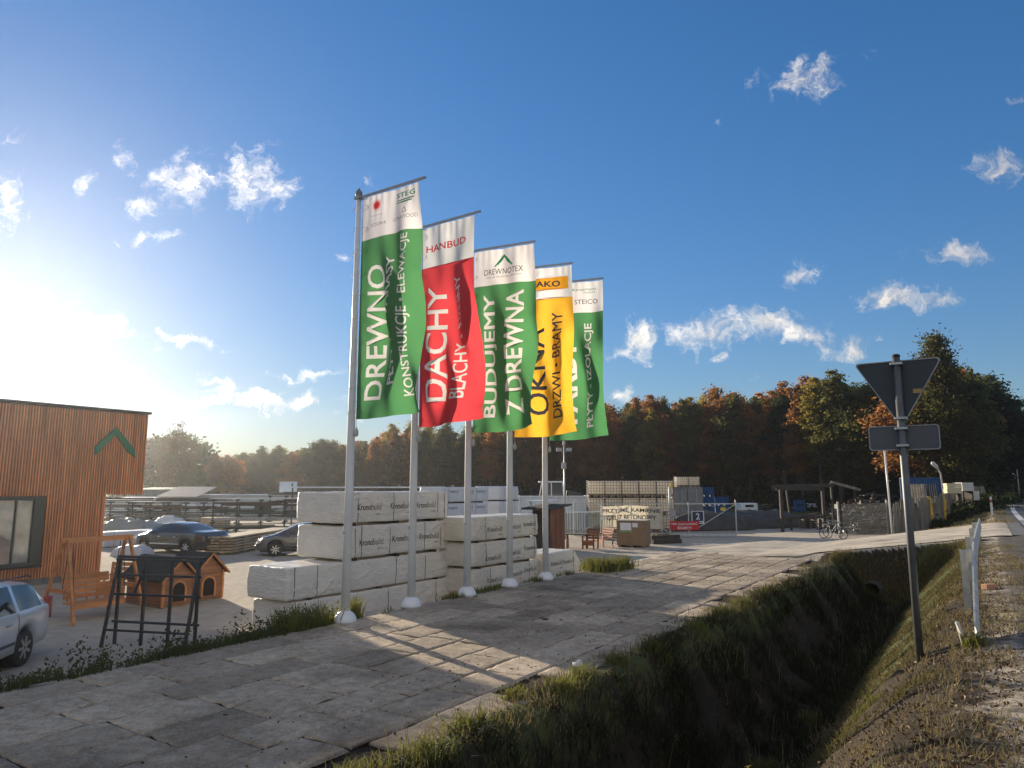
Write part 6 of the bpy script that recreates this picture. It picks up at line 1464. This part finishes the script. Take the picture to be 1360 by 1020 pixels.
s_, n_ = noisy_pts(g, 15000, 1, 9.6, -12.4, -9.55, .05, .8, 4); blades('yard_edge_grass', s_, n_, .19, .008, G1, 'weedy grass between the yard and the slabs', g, .6)
s_, n_ = noisy_pts(g, 5000, 7.6, 17.5, -10.1, -9.5, -.02, 1.2, 6); blades('pole_foot_grass', s_, n_, .15, .006, G3, 'sparse grass at the feet of the flagpoles', g, .7)
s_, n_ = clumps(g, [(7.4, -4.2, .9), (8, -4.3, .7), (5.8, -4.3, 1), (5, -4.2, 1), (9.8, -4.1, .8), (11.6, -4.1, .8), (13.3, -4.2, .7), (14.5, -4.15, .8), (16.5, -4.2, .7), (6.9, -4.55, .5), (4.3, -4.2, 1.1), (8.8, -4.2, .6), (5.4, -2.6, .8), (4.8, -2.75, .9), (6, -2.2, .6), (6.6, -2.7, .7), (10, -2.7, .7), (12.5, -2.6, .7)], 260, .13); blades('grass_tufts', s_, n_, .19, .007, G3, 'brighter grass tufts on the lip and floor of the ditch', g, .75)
s_, n_ = clumps(g, [(18.3, -9.2, 1.0), (18.8, -9.05, .9), (18.6, -9.6, .7), (19.3, -8.9, .6), (8.0, -9.75, .6), (8.6, -9.8, .7), (9.5, -9.8, .5)], 420, .22); blades('lit_grass_tuft', s_, n_, .42, .009, G3, 'bright sunlit grass tufts beside the flagpoles', g, .6)
s_, n_ = clumps(g, [(6.1, .35, .6), (8.6, .5, .4), (9.3, -.25, .5), (9.0, -1.3, .6), (5.4, -.9, .6)], 300, .12); blades('verge_tufts', s_, n_, .16, .006, G3, 'small tufts on the gravel verge', g, .9)
n_ = g.uniform(-4.4, -.3, 5200); s_ = 25.35 + .65 * (n_ + 4.3) + g.normal(size=5200) * .22; blades('crossing_grass', s_, n_, .17, .007, G2, 'dry grass where the ditch ends at the entrance road', g, 1.0)
n_ = g.uniform(-4.4, -.3, 2600); s_ = 25.2 + .65 * (n_ + 4.3) + g.normal(size=2600) * .2; blades('crossing_green_grass', s_, n_, .15, .007, G3, 'green grass where the ditch ends at the entrance road', g, .9)
# weeds with small leaves at the edge of the yard
def weeds():
    g = np.random.default_rng(77); C = []; n = 150
    s_, n_ = noisy_pts(g, 230, 2, 9.4, -12.2, -9.6, -.1, .9, 8)
    p = np.stack([s_ * ES[0] + n_ * EN[0], s_ * ES[1] + n_ * EN[1], H(s_, n_)], 1)
    for q in p:
        hh = g.uniform(.12, .5)
        for k in range(5): C.append((q[0] + g.normal() * .05, q[1] + g.normal() * .05, q[2] + hh * (k + .5) / 5))
    V, Fq = leaf_cloud(np.array(C), np.full(len(C), .1), 7, .03, g, 1.0); stuff(np_mesh('weeds', V, Fq, G1), 'leafy weeds at the edge of the yard', 'weeds')
weeds()
def litter():
    g = np.random.default_rng(31)
    for nm, m, n, s0, s1, n0, n1, sz, lab in (('fallen_leaves', mat('dead brown leaves', (.17, .10, .05), .85, .4, 3, 0, col2=(.05, .03, .015), spec=.2), 9000, 3, 20, -2.2, .1, .017, 'dead brown leaves on the road bank'), ('pale_leaves', mat('pale dry leaves', (.40, .31, .20), .8, .3, 3, 0, col2=(.26, .19, .11), spec=.3), 1500, 3, 23, -2.8, .6, .017, 'pale dry leaves on the road bank'), ('ditch_leaves', MATS.get('dead brown leaves'), 3500, 3, 25, -4.4, -2.0, .022, 'dead leaves lying in the ditch'), ('slab_leaves', MATS.get('dead brown leaves'), 900, 3, 21, -6.4, -4.2, .017, 'scattered dead leaves on the slab edge')):
        S_ = g.uniform(s0, s1, n) if nm != 'fallen_leaves' else s0 + (s1 - s0) * g.uniform(0, 1, n) ** 1.5; N_ = g.uniform(n0, n1, n); Z = H(S_, N_) + g.uniform(.01, .05, n)
        C = np.stack([S_ * ES[0] + N_ * EN[0], S_ * ES[1] + N_ * EN[1], Z], 1); V, Fq = leaf_cloud(C, np.full(n, .03), 1, sz, g, .3); stuff(np_mesh(nm, V, Fq, m or MATS['dead brown leaves']), lab, 'leaves')
    n = 12000; S_ = 3 + 22 * g.uniform(0, 1, n) ** 1.4; N_ = g.uniform(-2.4, 1.05, n); Z = H(S_, N_); c = np.stack([S_ * ES[0] + N_ * EN[0], S_ * ES[1] + N_ * EN[1], Z], 1)
    r = (g.uniform(.06, .135, n) ** 2.0)[:, None]
    oct_ = np.array([(1,0,0),(0,1,0),(-1,0,0),(0,-1,0),(0,0,.8),(0,0,-.8)]); V = (c[:, None, :] + oct_[None] * r[:, None, :] * g.uniform(.6, 1.3, (n, 6, 1))).reshape(-1, 3)
    ft = np.array([(0,1,4),(1,2,4),(2,3,4),(3,0,4),(1,0,5),(2,1,5),(3,2,5),(0,3,5)]); Fq = (np.arange(n)[:, None, None] * 6 + ft[None]).reshape(-1, 3)
    stuff(np_mesh('gravel', V, Fq, mat('loose stones', (.24, .205, .165), .9, .4, 2, 0, col2=(.08, .066, .052)), None, False, 3), 'loose stones and clods on the verge and bank', 'gravel')
litter()
p = at(1103, 935, -1.9); g = np.random.default_rng(3)
t = thing('weed_plant', 'single tall leafy weed standing at the foot of the sunlit bank', 'weed', P(6.6, -1.95, float(H(6.6, -1.95))))
b = MB(); b.tube([(0, 0, -.05), (.02, 0, .3), (.0, .02, .62)], [.008, .006, .003], 6); b.build('stem', G1, t)
C = np.array([(.02 * math.sin(k), .02 * math.cos(k * 2), .1 + .55 * k / 12) for k in range(13)]); V, Fq = leaf_cloud(C, np.full(13, .11), 7, .035, g); np_mesh('leaves', V, Fq, G3, t)

# ------------------------------------------------------------------ air
HAZE = 0.00028
hb = MB(); hb.box((0, 60, 13.0), (700, 460, 34.0)); ho = hb.build('haze', bpy.data.materials.new('haze')); ho['kind'] = 'stuff'
hm = ho.data.materials[0]; hm.use_nodes = True; hn = hm.node_tree.nodes; hn.clear()
ov = hn.new('ShaderNodeOutputMaterial'); pv = hn.new('ShaderNodeVolumePrincipled'); pv.inputs['Density'].default_value = HAZE; pv.inputs['Color'].default_value = (.92, .95, 1, 1); pv.inputs['Anisotropy'].default_value = .78
hm.node_tree.links.new(pv.outputs[0], ov.inputs['Volume'])
